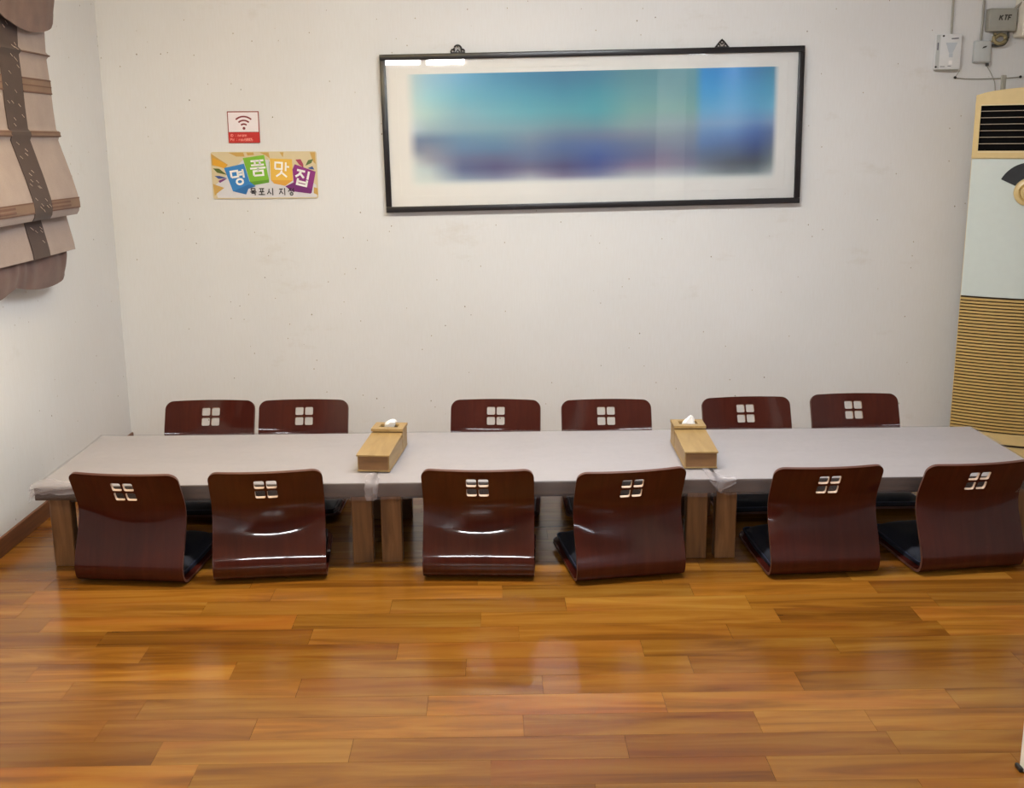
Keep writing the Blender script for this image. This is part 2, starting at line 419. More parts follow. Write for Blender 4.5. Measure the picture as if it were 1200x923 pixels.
# plastic covers
def cover(x0, x1, dl, dr, zoff, hem_fn, seed):
    rnd = random.Random(seed)
    ph = [rnd.uniform(0, 6.28) for _ in range(8)]
    zt = ZT+zoff; y0, y1 = YT0, YT1
    us = [x0-dl*(1-i/6) for i in range(6)] if dl else []
    us += [x0+(x1-x0)*i/90 for i in range(91)]
    us += [x1+dr*(i+1)/6 for i in range(6)] if dr else []
    vsn = [-(1-i/8) for i in range(8)]+[i/36 for i in range(37)]+[1+(i+1)/8 for i in range(8)]
    bm = bmesh.new(); G = []
    for u in us:
        col = []
        for v in vsn:
            bx = max(x0-u, u-x1, 0.0); sx = -1 if u < x0 else 1
            uc = min(max(u, x0), x1)
            if v < 0: by, sy, yc = -v, -1, y0
            elif v > 1: by, sy, yc = v-1, 1, y1
            else: by, sy, yc = 0, 0, y0+(y1-y0)*v
            hem = hem_fn(uc) if sy <= 0 else 0.055
            by *= hem
            wav = 0.0016*math.sin(uc*9+ph[0])*math.sin(yc*13+ph[1])+0.001*math.sin(uc*31+yc*17+ph[2])
            ripple = 0.5+0.5*math.sin(uc*38+ph[3]+2*math.sin(uc*11+ph[4]))
            x, y, z = uc, yc, zt+0.002+wav+0.0012
            if by and not bx:
                y = yc+sy*(0.0035+0.007*ripple*min(1, by/0.05)); z = zt+0.001-by
            elif bx and not by:
                x = uc+sx*(0.0035+0.008*abs(math.sin(yc*23+ph[5]))*bx/0.05); z = zt+0.001-bx
            elif bx and by:
                k = min(bx, by)
                x = uc+sx*(0.0035+0.40*k); y = yc+sy*(0.0035+0.08*k); z = zt+0.001-max(bx, by)-0.25*k
            col.append(bm.verts.new((x, y, z)))
        G.append(col)
    for a, b in zip(G, G[1:]):
        for i in range(len(a)-1): bm.faces.new((a[i], a[i+1], b[i+1], b[i]))
    return bm
def hemL(x): return 0.040+0.024*min(1, max(0, (x+1.50)/0.25))+0.003*math.sin(x*14)
def hemM(x): return 0.061+0.003*math.sin(x*9+1)-0.0*x
def hemR(x): return (0.046 if x < 0.80 else 0.056)+0.003*math.sin(x*11)
COV = [(-1.634, -0.4435, 0.05, 0, 0.0006, hemL, 3, 'thin white plastic cover on the leftmost table, ragged at its left end'),
       (-0.4425, 0.7765, 0, 0, 0.0006, hemM, 5, 'thin white plastic cover on the middle table, between the two tissue boxes'),
       (0.7775, 1.974, 0, 0.05, 0.0006, hemR, 9, 'thin white plastic cover on the rightmost table, its corner by the air conditioner')]
for (x0, x1, dl, dr, zo, fn, sd, lab) in COV:
    o = mesh_obj('table_cover', cover(x0, x1, dl, dr, zo, fn, sd), M['cover'], None, 60)
    o['label'] = lab; o['category'] = 'tablecloth'; o['group'] = 'plastic covers on the low tables'

# loose doubled edges of the covers, hanging over the front at the seams and at the left corner
def flap(name, parent, cols, seed, label):
    """cols: (x, drop at the front, how far it runs back on the top); a crumpled strip over the table edge"""
    rnd = random.Random(seed); bm = bmesh.new(); G = []
    for i, (x, drop, run) in enumerate(cols):
        col = []; j1 = rnd.uniform(-0.003, 0.004)
        for k in range(5): col.append((x+j1*(k/4), YT0+run*(1-k/4)-0.002, ZT+0.0065+(0.002 if i % 2 else 0)+0.001*math.sin(k*2+i)))
        for k in range(1, 7): col.append((x+j1+rnd.uniform(-0.002, 0.002), YT0-0.013-(0.005 if i % 2 else 0.0)-0.002*math.sin(k*1.3+i), ZT+0.005-drop*k/6))
        G.append([bm.verts.new(p) for p in col])
    for a, b in zip(G, G[1:]):
        for k in range(len(a)-1): bm.faces.new((a[k], a[k+1], b[k+1], b[k]))
    o = mesh_obj(name, bm, M['cover_dense'], parent, 60); o['label'] = label
COVERS = sorted([o for o in COL.objects if o.name.startswith('table_cover')], key=lambda o: o.name)
flap('loose_edge', COVERS[0], [(-0.474, 0.050, 0.06), (-0.462, 0.064, 0.09), (-0.450, 0.066, 0.11), (-0.438, 0.066, 0.10), (-0.428, 0.058, 0.05), (-0.420, 0.012, 0.03)], 2, 'doubled strip hanging at the seam')
flap('loose_edge', COVERS[2], [(0.742, 0.004, 0.13), (0.757, 0.022, 0.10), (0.772, 0.040, 0.07), (0.786, 0.054, 0.04), (0.800, 0.040, 0.012), (0.818, 0.026, 0.006), (0.838, 0.014, 0.004)], 6, 'crumpled loose corner at the seam')
flap('loose_edge', COVERS[0], [(-1.640, 0.040, 0.02), (-1.630, 0.036, 0.06), (-1.615, 0.026, 0.09), (-1.595, 0.030, 0.08), (-1.570, 0.024, 0.06), (-1.54, 0.030, 0.04), (-1.50, 0.028, 0.02), (-1.46, 0.024, 0.01)], 8, 'crumpled doubled hem at the left corner')

# ------------------------------------------------------------------ floor chairs
TH = 0.010
# the back is an S: leaning top, hollow above, bulge below; slopes dy/dz of its side edge and of its centre line
SL_EDGE = [(0.062, 0.06), (0.075, 0.24), (0.09, 0.36), (0.11, 0.43), (0.13, 0.46), (0.15, 0.48), (0.165, 0.48), (0.18, 0.46), (0.20, 0.40), (0.22, 0.28),
           (0.24, 0.12), (0.255, 0.0), (0.27, -0.18), (0.29, -0.36), (0.312, -0.45), (0.36, -0.46), (0.405, -0.46)]
SL_MID = [(0.062, 0.05), (0.075, 0.23), (0.09, 0.345), (0.11, 0.41), (0.13, 0.43), (0.15, 0.40), (0.165, 0.345), (0.18, 0.28), (0.20, 0.19), (0.22, 0.09),
          (0.24, -0.01), (0.255, -0.09), (0.27, -0.25), (0.29, -0.41), (0.312, -0.48), (0.36, -0.49), (0.405, -0.49)]
def integ(tab, n=12):
    c = catmull(tab, n); out = [(c[0].x, 0.0)]
    for a, b in zip(c, c[1:]): out.append((b.x, out[-1][1]+(a.y+b.y)/2*(b.x-a.x)))
    return out
I_EDGE, I_MID = integ(SL_EDGE), integ(SL_MID)
SAG = [(0.0, 0.0)]+[(z, max(0.0, y-m)) for (z, y), (_, m) in zip(I_EDGE, I_MID)]
EDGE = [(0.0015+interp(I_EDGE, z), z) for z in [0.405-0.007*k for k in range(50)]]
EDGE += [(0.0045, 0.038), (0.014, 0.020), (0.034, 0.0080), (0.075, 0.0055), (0.15, 0.008), (0.25, 0.012), (0.35, 0.016), (0.435, 0.022)]
prof = catmull(EDGE, 5)
arcl = [0.0]
for a, b in zip(prof, prof[1:]): arcl.append(arcl[-1]+(b-a).length)
LT = arcl[-1]
def prof_at(v):
    v = max(0, min(LT, v))
    for i in range(len(arcl)-1):
        if v <= arcl[i+1]:
            t = (v-arcl[i])/(arcl[i+1]-arcl[i]); return prof[i].lerp(prof[i+1], t)
    return prof[-1]
def surf(u, v):
    p = prof_at(v); k = (u/0.195)**2
    if p.x < 0.08 and v < 0.46: s = interp(SAG, p.y)
    else: s = 0
    return Vector((u, p.x-s*(1-k), p.y))
def surf_n(u, v):
    e = 0.002
    du = surf(u+e, v)-surf(u-e, v); dv = surf(u, min(LT, v+e))-surf(u, max(0, v-e))
    return du.cross(dv).normalized()       # sign handled below
def rrect(cx, cy, hx, hy, r, n=5):
    out = []
    for (sx, sy, a0) in ((1, 1, 0), (-1, 1, 90), (-1, -1, 180), (1, -1, 270)):
        for i in range(n+1):
            a = R_(a0+90*i/n); out.append((cx+sx*(hx-r)+r*math.cos(a), cy+sy*(hy-r)+r*math.sin(a)))
    return out
HOLES = [(-0.021, 0.052), (0.021, 0.052), (-0.021, 0.096), (0.021, 0.096)]   # u, v from the top
def in_rr(p, c, h, r):
    dx = abs(p[0]-c[0])-(h-r); dy = abs(p[1]-c[1])-(h-r)
    if dx <= 0 and dy <= r: return True
    if dy <= 0 and dx <= r: return True
    return dx > 0 and dy > 0 and dx*dx+dy*dy < r*r
def shell_bm():
    W = 0.195; HH, HR = 0.0175, 0.006
    outline = []
    n = 6; r = 0.034
    for i in range(n+1): a = R_(180+90*i/n); outline.append((-W+r+r*math.cos(a), r+r*math.sin(a)))
    for i in range(1, 16): outline.append((-W+r+(2*W-2*r)*i/16, 0))
    for i in range(n+1): a = R_(270+90*i/n); outline.append((W-r+r*math.cos(a), r+r*math.sin(a)))
    side = [r+(LT-2*0.05-r)*i/60+0 for i in range(1, 61)]
    outline += [(W, v) for v in side]
    r2 = 0.05
    for i in range(n+1): a = R_(90*i/n); outline.append((W-r2+r2*math.cos(a), LT-r2+r2*math.sin(a)))
    for i in range(1, 10): outline.append((W-r2-(2*W-2*r2)*i/10, LT))
    for i in range(n+1): a = R_(90+90*i/n); outline.append((-W+r2+r2*math.cos(a), LT-r2+r2*math.sin(a)))
    outline += [(-W, v) for v in side[::-1]]
    o2 = []
    for p in outline:
        if not o2 or (abs(p[0]-o2[-1][0])+abs(p[1]-o2[-1][1])) > 1e-4: o2.append(p)
    if abs(o2[0][0]-o2[-1][0])+abs(o2[0][1]-o2[-1][1]) < 1e-4: o2.pop()
    verts = [Vector(p) for p in o2]; edges = [(i, (i+1) % len(o2)) for i in range(len(o2))]
    for (hx, hv) in HOLES:
        b0 = len(verts); hp = rrect(hx, hv, HH, HH, HR, 4)
        verts += [Vector(p) for p in hp]; edges += [(b0+i, b0+(i+1) % len(hp)) for i in range(len(hp))]
    nu, nv = 28, 120
    for i in range(1, nu):
        for j in range(1, nv):
            p = (-W+2*W*i/nu, LT*j/nv)
            if any(in_rr(p, h, HH+0.004, HR+0.004) for h in HOLES): continue
            ok = True
            for cx_, cy_, rr in ((-W+r, r, r), (W-r, r, r), (-W+r2, LT-r2, r2), (W-r2, LT-r2, r2)):
                if (abs(p[0]) > abs(cx_)) and ((cy_ < 0.1 and p[1] < cy_) or (cy_ > 0.1 and p[1] > cy_)):
                    if math.hypot(p[0]-cx_, p[1]-cy_) > rr-0.006: ok = False
            if ok: verts.append(Vector(p))
    vv, ee, ff, _, _, _ = delaunay_2d_cdt(verts, edges, [], 1, 1e-6)
    bm = bmesh.new(); fr = []; bk = []
    for p in vv:
        s = surf(p.x, p.y); nn = surf_n(p.x, p.y)
        fr.append(bm.verts.new(s)); bk.append(bm.verts.new(s+nn*TH))
    for f in ff:
        c = sum((vv[i] for i in f), Vector((0, 0)))/len(f)
        if any(in_rr(c, h, HH-0.0002, HR) for h in HOLES): continue
        try:
            a = bm.faces.new([fr[i] for i in f]); b = bm.faces.new([bk[i] for i in reversed(f)])
        except ValueError: pass
    mp = dict(zip(fr, bk))
    for e in [e for e in bm.edges if e.is_boundary and e.verts[0] in mp and e.verts[1] in mp]:
        a, b = e.verts
        f = bm.faces.new((a, b, mp[b], mp[a]))
        mid = (a.co+b.co)/2; f.material_index = 2 if (abs(mid.x) < 0.05 and 0.25 < mid.z < 0.38) else 1
    for v in [v for v in bm.verts if not v.link_faces]: bm.verts.remove(v)
    return bm
def pad_bm():
    bm = bmesh.new(); nx, ny = 16, 16; G = []; y0, y1, hw = 0.055, 0.425, 0.178
    for side in (1, 0):
        for i in range(nx+1):
            for j in range(ny+1):
                a, b = 2*i/nx-1, 2*j/ny-1
                # squircle outline
                x = a*hw*(1-0.05*b*b); y = (y0+y1)/2+b*(y1-y0)/2*(1-0.04*a*a)
                e = (1-abs(a)**5)*(1-abs(b)**5)
                zb = interp([(0.05, 0.018), (0.15, 0.0195), (0.25, 0.0235), (0.35, 0.0275), (0.44, 0.033)], y)
                h = 0.012+0.030*max(0, e)**0.5-0.003*(math.cos(a*PI*2)*math.cos(b*PI*2))*e
                G.append(bm.verts.new((x, y, zb+(h if side else 0))))
    def vid(s, i, j): return G[s*(nx+1)*(ny+1)+i*(ny+1)+j]
    for s in (0, 1):
        for i in range(nx):
            for j in range(ny):
                q = [vid(s, i, j), vid(s, i+1, j), vid(s, i+1, j+1), vid(s, i, j+1)]
                bm.faces.new(q if s == 0 else q[::-1])
    per = [(i, 0) for i in range(nx)]+[(nx, j) for j in range(ny)]+[(i, ny) for i in range(nx, 0, -1)]+[(0, j) for j in range(ny, 0, -1)]
    for k in range(len(per)):
        a, b = per[k], per[(k+1) % len(per)]
        bm.faces.new((vid(0, *a), vid(0, *b), vid(1, *b), vid(1, *a)))
    return bm
def make_chair():
    t = thing('floor_chair', '', 'chair')
    mesh_obj('bentwood_shell', shell_bm(), [M['chair_satin'], M['ply_edge'], M['ply_cut']], t, 35)
    mesh_obj('seat_pad', pad_bm(), M['pad'], t, 50)
    bm = bmesh.new(); y0, y1, hw = 0.055, 0.425, 0.178; pts = []
    for p in rrect(0, (y0+y1)/2, hw-0.003, (y1-y0)/2-0.003, 0.02, 4):
        pts.append((p[0], p[1], interp([(0.05, 0.032), (0.15, 0.0335), (0.25, 0.0375), (0.35, 0.0415), (0.44, 0.047)], p[1])))
    pp = mesh_obj('pad_piping', tube(bm, pts, 0.003, 6, True), M['pad_pipe'], t.children[-1], 60)
    return t
proto = make_chair()
gloss_shell = [c for c in proto.children if c.name.startswith('bentwood')][0].data.copy()
gloss_shell.materials[0] = M['chair_gloss']
def copy_chair():
    r = proto.copy(); COL.objects.link(r)
    for ch in list(proto.children):
        c = ch.copy(); COL.objects.link(c); c.parent = r
        for g in ch.children:
            d = g.copy(); COL.objects.link(d); d.parent = c
    return r
# x, y of the rear bend, yaw (deg, seat direction +y turned), glossy?, label
FRONT = [(-1.288, 3.640, -6.5, 0, 'dull red-brown bentwood floor chair, leftmost in the front row, by the left table leg'),
         (-0.800, 3.650, 5.0, 1, 'glossy bentwood floor chair with a lit back, second from left in the front row'),
         (-0.073, 3.640, -3.0, 1, 'glossy bentwood floor chair with the sharpest ring of lamplight, below the picture'),
         (0.462, 3.615, 9.5, 0, 'dull bentwood front-row floor chair turned left, its dark pad showing in the central gap'),
         (1.142, 3.630, 4.0, 0, 'dull bentwood floor chair, second from right in the front row'),
         (1.672, 3.655, 8.0, 0, 'rightmost front-row floor chair, cut by the right edge of the photo')]
BACK = [(-1.250, 4.712, 0, 'red-brown floor chair behind the table, leftmost of the back row'),
        (-0.843, 4.706, 0, 'red-brown floor chair behind the table, second from left in the back row'),
        (-0.006, 4.672, -3, 'red-brown back-row floor chair behind the middle table, left one of its pair'),
        (0.470, 4.650, 0, 'red-brown floor chair behind the middle table, left of the right tissue box'),
        (1.078, 4.668, 2.5, 'red-brown floor chair behind the right table, right of the right tissue box'),
        (1.564, 4.712, 1, 'red-brown floor chair, rightmost of the back row near the air conditioner')]
first = True
for (x, y, yw, gl, lab) in FRONT:
    c = proto if first else copy_chair(); first = False
    c.location = (x, y, 0); c.rotation_euler = (0, 0, R_(yw)); c['label'] = lab; c['group'] = 'floor chairs in the front row'
    if gl:
        for ch in c.children:
            if ch.name.startswith('bentwood'): ch.data = gloss_shell
for (x, y, yw, lab) in BACK:
    c = copy_chair()
    c.location = (x, y+0.03, 0); c.rotation_euler = (0, 0, R_(180+yw)); c['label'] = lab; c['group'] = 'floor chairs in the back row'

# ------------------------------------------------------------------ tissue boxes
def tissue_box(x, y, rz, lab, style):
    t = thing('tissue_box', lab, 'tissue box', (x, y, ZT+0.0064), R_(rz), 'wooden tissue boxes on the tables')
    W = 0.058
    mesh_obj('base_board', BOX(-W-0.002, W+0.002, 0, 0.375, 0, 0.006, 0.001, 1), M['beech'], t)
    bm = BOX(-W, W, 0.003, 0.275, 0.0061, 0.058, 0.001, 1)
    body = mesh_obj('box_body', bm, M['beech'], t)
    mesh_obj('front_panel', BOX(-W+0.004, W-0.004, 0.0, 0.0029, 0.0065, 0.056), M['beech_shaded'], t)
    bm = bmesh.new(); a = -0.006; b = 0.276
    P = [(-W-0.003, a, 0.0585), (W+0.003, a, 0.0585), (W+0.003, b, 0.070), (-W-0.003, b, 0.070)]
    lo = [bm.verts.new(p) for p in P]; hi = [bm.verts.new((p[0], p[1], p[2]+0.005)) for p in P]
    bm.faces.new(lo[::-1]); bm.faces.new(hi)
    for i in range(4): bm.faces.new((lo[i], lo[(i+1) % 4], hi[(i+1) % 4], hi[i]))
    mesh_obj('lid', bm, M['beech'], t)
    bm = BOX(-W-0.001, W+0.001, 0.28, 0.372, 0.0061, 0.080, 0.001, 1)
    mesh_obj('tissue_housing', bm, M['beech'], t)
    # top plate with the slot
    bm = bmesh.new(); z0, z1 = 0.0801, 0.090; xw = W+0.004; ya, yb = 0.268, 0.374
    for (a0, a1, b0, b1) in ((-xw, xw, ya, 0.300), (-xw, xw, 0.345, yb), (-xw, -0.036, 0.300, 0.345), (0.036, xw, 0.300, 0.345)): box(bm, a0, a1, b0, b1, z0, z1)
    mesh_obj('top_plate', bm, M['beech'], t)
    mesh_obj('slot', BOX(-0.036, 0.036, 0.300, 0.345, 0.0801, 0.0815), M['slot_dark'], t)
    bm = bmesh.new(); rnd = random.Random(style); n = 14; rings = []
    if style == 1: spec = [(0.020, 0.010, 0.0816, 0, 0), (0.022, 0.013, 0.098, 0.004, 0), (0.021, 0.013, 0.106, 0.009, 0), (0.013, 0.008, 0.113, 0.014, 0), (0.004, 0.003, 0.1155, 0.016, 0)]
    else: spec = [(0.027, 0.010, 0.0816, 0, 0), (0.025, 0.010, 0.092, 0.002, 0), (0.016, 0.009, 0.104, 0.007, 0), (0.008, 0.006, 0.114, 0.010, 0), (0.001, 0.001, 0.120, 0.011, 0)]
    for (rx, ry, z, ox, oy) in spec:
        rings.append([bm.verts.new((ox+rx*math.cos(2*PI*k/n)*rnd.uniform(0.85, 1.12), 0.322+oy+ry*math.sin(2*PI*k/n)*rnd.uniform(0.7, 1.3), z+rnd.uniform(-0.001, 0.001))) for k in range(n)])
    for A, B in zip(rings, rings[1:]):
        for k in range(n): bm.faces.new((A[k], A[(k+1) % n], B[(k+1) % n], B[k]))
    bm.faces.new(rings[0][::-1]); bm.faces.new(rings[-1])
    mesh_obj('tissue', bm, M['tissue'], t, 25)
tissue_box(-0.452, 3.872, -5.5, 'pale wooden tissue box with a rounded tissue tuft, left one on the tables', 1)
tissue_box(0.738, 3.868, -1.0, 'pale wooden tissue box with a pointed tissue tip, right one on the tables', 2)

# ------------------------------------------------------------------ big picture
pt = thing('framed_picture', 'wide blurred blue panoramic picture in a thin black frame on the back wall', 'picture', (0.476*0.993, 5.468, 1.552*0.993+EYE*0.007))
pt.rotation_euler = (R_(0.25), R_(-0.85), 0)
PW, PH, FW, FD = 2.030*0.993/2, 0.742*0.993/2, 0.027, 0.024
for nm, a in (('top_rail', (-PW, PW, PH-FW, PH)), ('bottom_rail', (-PW, PW, -PH, -PH+FW)), ('side_rail', (-PW, -PW+FW, -PH+FW, PH-FW)), ('side_rail', (PW-FW, PW, -PH+FW, PH-FW))):
    mesh_obj(nm, BOX(a[0], a[1], -0.006, FD, a[2], a[3], 0.003, 2), M['black_frame'], pt, 40)
mesh_obj('backing_mount', BOX(-PW+FW, PW-FW, 0.012, 0.020, -PH+FW, PH-FW), M['mat_board'], pt)
# raised mount bevel lines
bm = bmesh.new()
for (x0, x1, z0, z1) in ((-0.935, 0.935, 0.300, 0.304), (-0.935, 0.935, -0.297, -0.293), (-0.935, -0.931, -0.293, 0.300), (0.931, 0.935, -0.293, 0.300)): box(bm, x0, x1, 0.0095, 0.012, z0, z1)
mesh_obj('mount_bevel', bm, M['mat_board'], pt)
XS = [478, 500, 540, 580, 620, 660, 700, 740, 780, 815, 825, 860, 890, 912]  # right-hand columns bluer: a reflection on the glass put into the print
ROWS = [(88, [(190, 200, 198), (160, 190, 205), (120, 170, 200), (85, 145, 175), (70, 130, 160), (65, 120, 150), (70, 125, 150), (95, 140, 150), (100, 145, 155), (105, 150, 160), (50, 140, 200), (45, 140, 205), (60, 130, 175), (60, 135, 165)]),
        (110, [(195, 205, 200), (165, 200, 205), (120, 175, 190), (100, 160, 180), (85, 150, 170), (75, 140, 160), (75, 145, 160), (110, 155, 160), (115, 155, 160), (110, 155, 160), (70, 155, 205), (65, 155, 205), (70, 150, 190), (80, 160, 190)]),
        (130, [(205, 210, 205), (180, 200, 195), (140, 175, 185), (120, 170, 180), (105, 165, 175), (95, 155, 165), (85, 155, 165), (125, 165, 160), (130, 165, 160), (125, 165, 160), (100, 165, 200), (100, 165, 205), (90, 160, 195), (110, 175, 200)]),
        (148, [(195, 200, 205), (165, 180, 185), (140, 165, 175), (130, 160, 170), (125, 155, 165), (115, 145, 155), (110, 145, 155), (140, 160, 160), (145, 160, 165), (145, 160, 165), (130, 160, 190), (120, 155, 190), (105, 140, 185), (130, 150, 180)]),
        (160, [(120, 130, 155), (115, 130, 155), (110, 140, 165), (110, 140, 160), (125, 140, 155), (105, 120, 145), (110, 120, 145), (130, 135, 150), (130, 140, 150), (130, 140, 155), (110, 140, 180), (90, 130, 180), (70, 105, 165), (90, 110, 150)]),
        (172, [(125, 130, 150), (140, 140, 155), (105, 130, 160), (95, 125, 155), (110, 125, 150), (85, 105, 145), (85, 105, 150), (105, 115, 145), (120, 125, 145), (120, 130, 150), (95, 125, 170), (75, 105, 155), (50, 80, 140), (90, 105, 135)]),
        (185, [(200, 200, 195), (160, 155, 165), (105, 110, 140), (100, 100, 130), (105, 115, 145), (85, 95, 130), (70, 90, 145), (100, 105, 140), (120, 110, 135), (110, 115, 140), (95, 110, 140), (70, 90, 120), (45, 65, 105), (110, 120, 130)]),
        (196, [(205, 210, 205), (190, 195, 195), (95, 100, 135), (90, 85, 120), (110, 105, 130), (85, 80, 115), (75, 85, 135), (130, 115, 140), (135, 120, 140), (125, 120, 140), (110, 115, 130), (75, 80, 95), (60, 70, 85), (130, 140, 140)]),
        (207, [(210, 210, 205), (205, 205, 200), (130, 140, 160), (125, 125, 150), (165, 160, 170), (120, 110, 135), (120, 120, 150), (170, 165, 170), (175, 170, 175), (165, 165, 170), (150, 155, 160), (110, 115, 120), (110, 120, 125), (180, 180, 180)]),
        (216, [(222, 218, 210)]*14)]
def ink_reflect(px, py):
    def rowcol(cs):
        return tuple(interp([(x, c[k]) for x, c in zip(XS, cs)], px) for k in range(3))
    for (ya, ca), (yb, cb) in zip(ROWS, ROWS[1:]):
        if py <= yb or yb == ROWS[-1][0]:
            t = max(0, min(1, (py-ya)/(yb-ya))); A, B = rowcol(ca), rowcol(cb)
            c = [a+(b-a)*t for a, b in zip(A, B)]; break
    fade = min(1, max(0, (px-475)/12))*min(1, max(0, (914-px)/6))*min(1, max(0, (219-py)/9))
    return tuple(min(0.85, lin(c[k])*(1.08, 1.18, 1.20)[k])*fade+lin((236, 232, 226)[k])*(1-fade) for k in range(3))+(1.0,)
bm = bmesh.new(); nx, nz = 132, 44
lay = bm.loops.layers.float_color.new('ink_reflect')
G = [[bm.verts.new((-0.893+1.786*i/nx, 0.0105, -0.262+0.538*j/nz)) for j in range(nz+1)] for i in range(nx+1)]
for i in range(nx):
    for j in range(nz):
        q = [(i, j), (i+1, j), (i+1, j+1), (i, j+1)]
        fc = bm.faces.new([G[a][b] for a, b in q])
        for lp, (a, b) in zip(fc.loops, q): lp[lay] = ink_reflect(475+440*a/nx, 220-137*b/nz)
rim = [(0, j) for j in range(nz+1)]
thicken(bm, 0.0012)
mesh_obj('print_sheet', bm, M['print'], pt)
mesh_obj('glass_pane', BOX(-PW+FW-0.004, PW-FW+0.004, 0.000, 0.0025, -PH+FW-0.004, PH-FW+0.004), M['pane'], pt)
def hanger(x, kind):
    bm = bmesh.new(); z = PH
    if kind == 0:
        tube(bm, [(x+a, 0.010, z+0.004+b) for a, b in arc(0, 0.015, 0.017, -30, 210, 16)], 0.0042, 8)
        for s in (-1, 1): tube(bm, [(x+a, 0.010, z+b) for a, b in arc(s*0.024, 0.009, 0.008, 0, 330, 12)], 0.0036, 8, True)
        tube(bm, [(x-0.012, 0.010, z), (x, 0.010, z+0.016), (x+0.012, 0.010, z)], 0.0034, 6)
    else:
        tube(bm, [(x-0.030, 0.010, z+0.002), (x-0.010, 0.010, z+0.026), (x, 0.010, z+0.036), (x+0.010, 0.010, z+0.026), (x+0.030, 0.010, z+0.002)], 0.0038, 8)
        for a, b in ((-0.017, 0.007), (0.017, 0.007), (0, 0.024)): tube(bm, [(x+p, 0.010, z+q) for p, q in arc(a, b, 0.0075, 0, 330, 12)], 0.0030, 8, True)
    tube(bm, [(x, 0.010, z+0.030), (x, 0.030, z+0.030)], 0.0028, 6)
    box(bm, x-0.034, x+0.034, 0.006, 0.014, z-0.001, z+0.004)
    return mesh_obj('hanger', bm, M['black_iron'], pt, 40)
hanger(-0.637, 0); hanger(0.615, 1)

# ------------------------------------------------------------------ signs
YS = 5.494
# --- wi-fi notice
t = thing('wifi_sign', 'small square white and red wireless internet notice above the colourful sign', 'sign', (-1.204, YS, 1.504))
c_red = flat('sign_red', 190, 34, 30); c_white = flat('sign_white', 236, 228, 232); c_bord = flat('sign_border_red', 150, 62, 60); c_maroon = flat('sign_maroon', 126, 40, 48); c_pink = flat('sign_pink', 240, 150, 140)
W2, H2 = 0.0755, 0.148
mesh_obj('plate', BOX(-W2, W2, 0.0, 0.004, 0, H2, 0.001, 1), c_bord, t)
bm = bmesh.new(); poly_xz(bm, [(-W2+0.004, 0.052), (W2-0.004, 0.052), (W2-0.004, H2-0.005), (-W2+0.004, H2-0.005)], -0.0005, 0.0004)
mesh_obj('white_field', bm, c_white, t)
bm = bmesh.new(); poly_xz(bm, [(-W2+0.001, 0.001), (W2-0.001, 0.001), (W2-0.001, 0.049), (-W2+0.001, 0.049)], -0.0005, 0.0004)
mesh_obj('red_field', bm, c_red, t)
bm = bmesh.new()
for r in (0.020, 0.037, 0.055):
    stroke_xz(bm, arc(0.002, 0.0685, r, 48, 132, 14), 0.0075, -0.0010)
poly_xz(bm, arc(0.002, 0.0685, 0.0068, 0, 330, 11), -0.0010, 0.0004)
mesh_obj('wireless_symbol', bm, c_maroon, t)
bm = bmesh.new(); wd = 0.0020
def glyphs(bm, s, x, z, h, wd, y, slant=0.0):
    L = {'I': [[(0.3, 0), (0.3, 1)]], 'D': [[(0, 0), (0, 1), (0.4, 0.95), (0.6, 0.5), (0.4, 0.05), (0, 0)]], 'P': [[(0, 0), (0, 1), (0.5, 1), (0.55, 0.75), (0.5, 0.5), (0, 0.5)]],
         'W': [[(0, 1), (0.18, 0), (0.38, 0.8), (0.58, 0), (0.76, 1)]], ':': [[(0.2, 0.15), (0.2, 0.3)], [(0.2, 0.65), (0.2, 0.8)]], 'K': [[(0, 0), (0, 1)], [(0.6, 1), (0.05, 0.45)], [(0.22, 0.6), (0.65, 0)]],
         'T': [[(0, 1), (0.7, 1)], [(0.35, 1), (0.35, 0)]], 'F': [[(0, 0), (0, 1), (0.6, 1)], [(0, 0.52), (0.48, 0.52)]], 'n': [[(0, 0), (0, 0.7), (0.4, 0.7), (0.45, 0)]], 'i': [[(0.15, 0), (0.15, 0.7)]], 'o': [[(0, 0), (0, 0.7), (0.42, 0.7), (0.42, 0), (0, 0)]],
         'r': [[(0, 0), (0, 0.7), (0.35, 0.66)]], '8': [[(0, 0), (0, 1), (0.5, 1), (0.5, 0), (0, 0)], [(0, 0.5), (0.5, 0.5)]], '0': [[(0, 0), (0, 1), (0.5, 1), (0.5, 0), (0, 0)]], '5': [[(0.5, 1), (0, 1), (0, 0.55), (0.5, 0.5), (0.5, 0), (0, 0)]]}
    adv = {'I': 0.62, 'i': 0.38, ':': 0.55, 'W': 1.0, 'D': 0.85, 'P': 0.8, ' ': 0.6, 'K': 0.92, 'T': 0.92, 'F': 0.8}
    for ch in s:
        for st in L.get(ch, []): stroke_xz(bm, [(x+(p+slant*q)*h, z+q*h) for p, q in st], wd, y)
        x += adv.get(ch, 0.68)*h
    return x
glyphs(bm, 'ID : nironn', -0.066, 0.030, 0.0115, 0.0021, -0.0010)
glyphs(bm, 'PW : rooi58805', -0.066, 0.010, 0.0115, 0.0021, -0.0010)
mesh_obj('lettering', bm, c_pink, t)
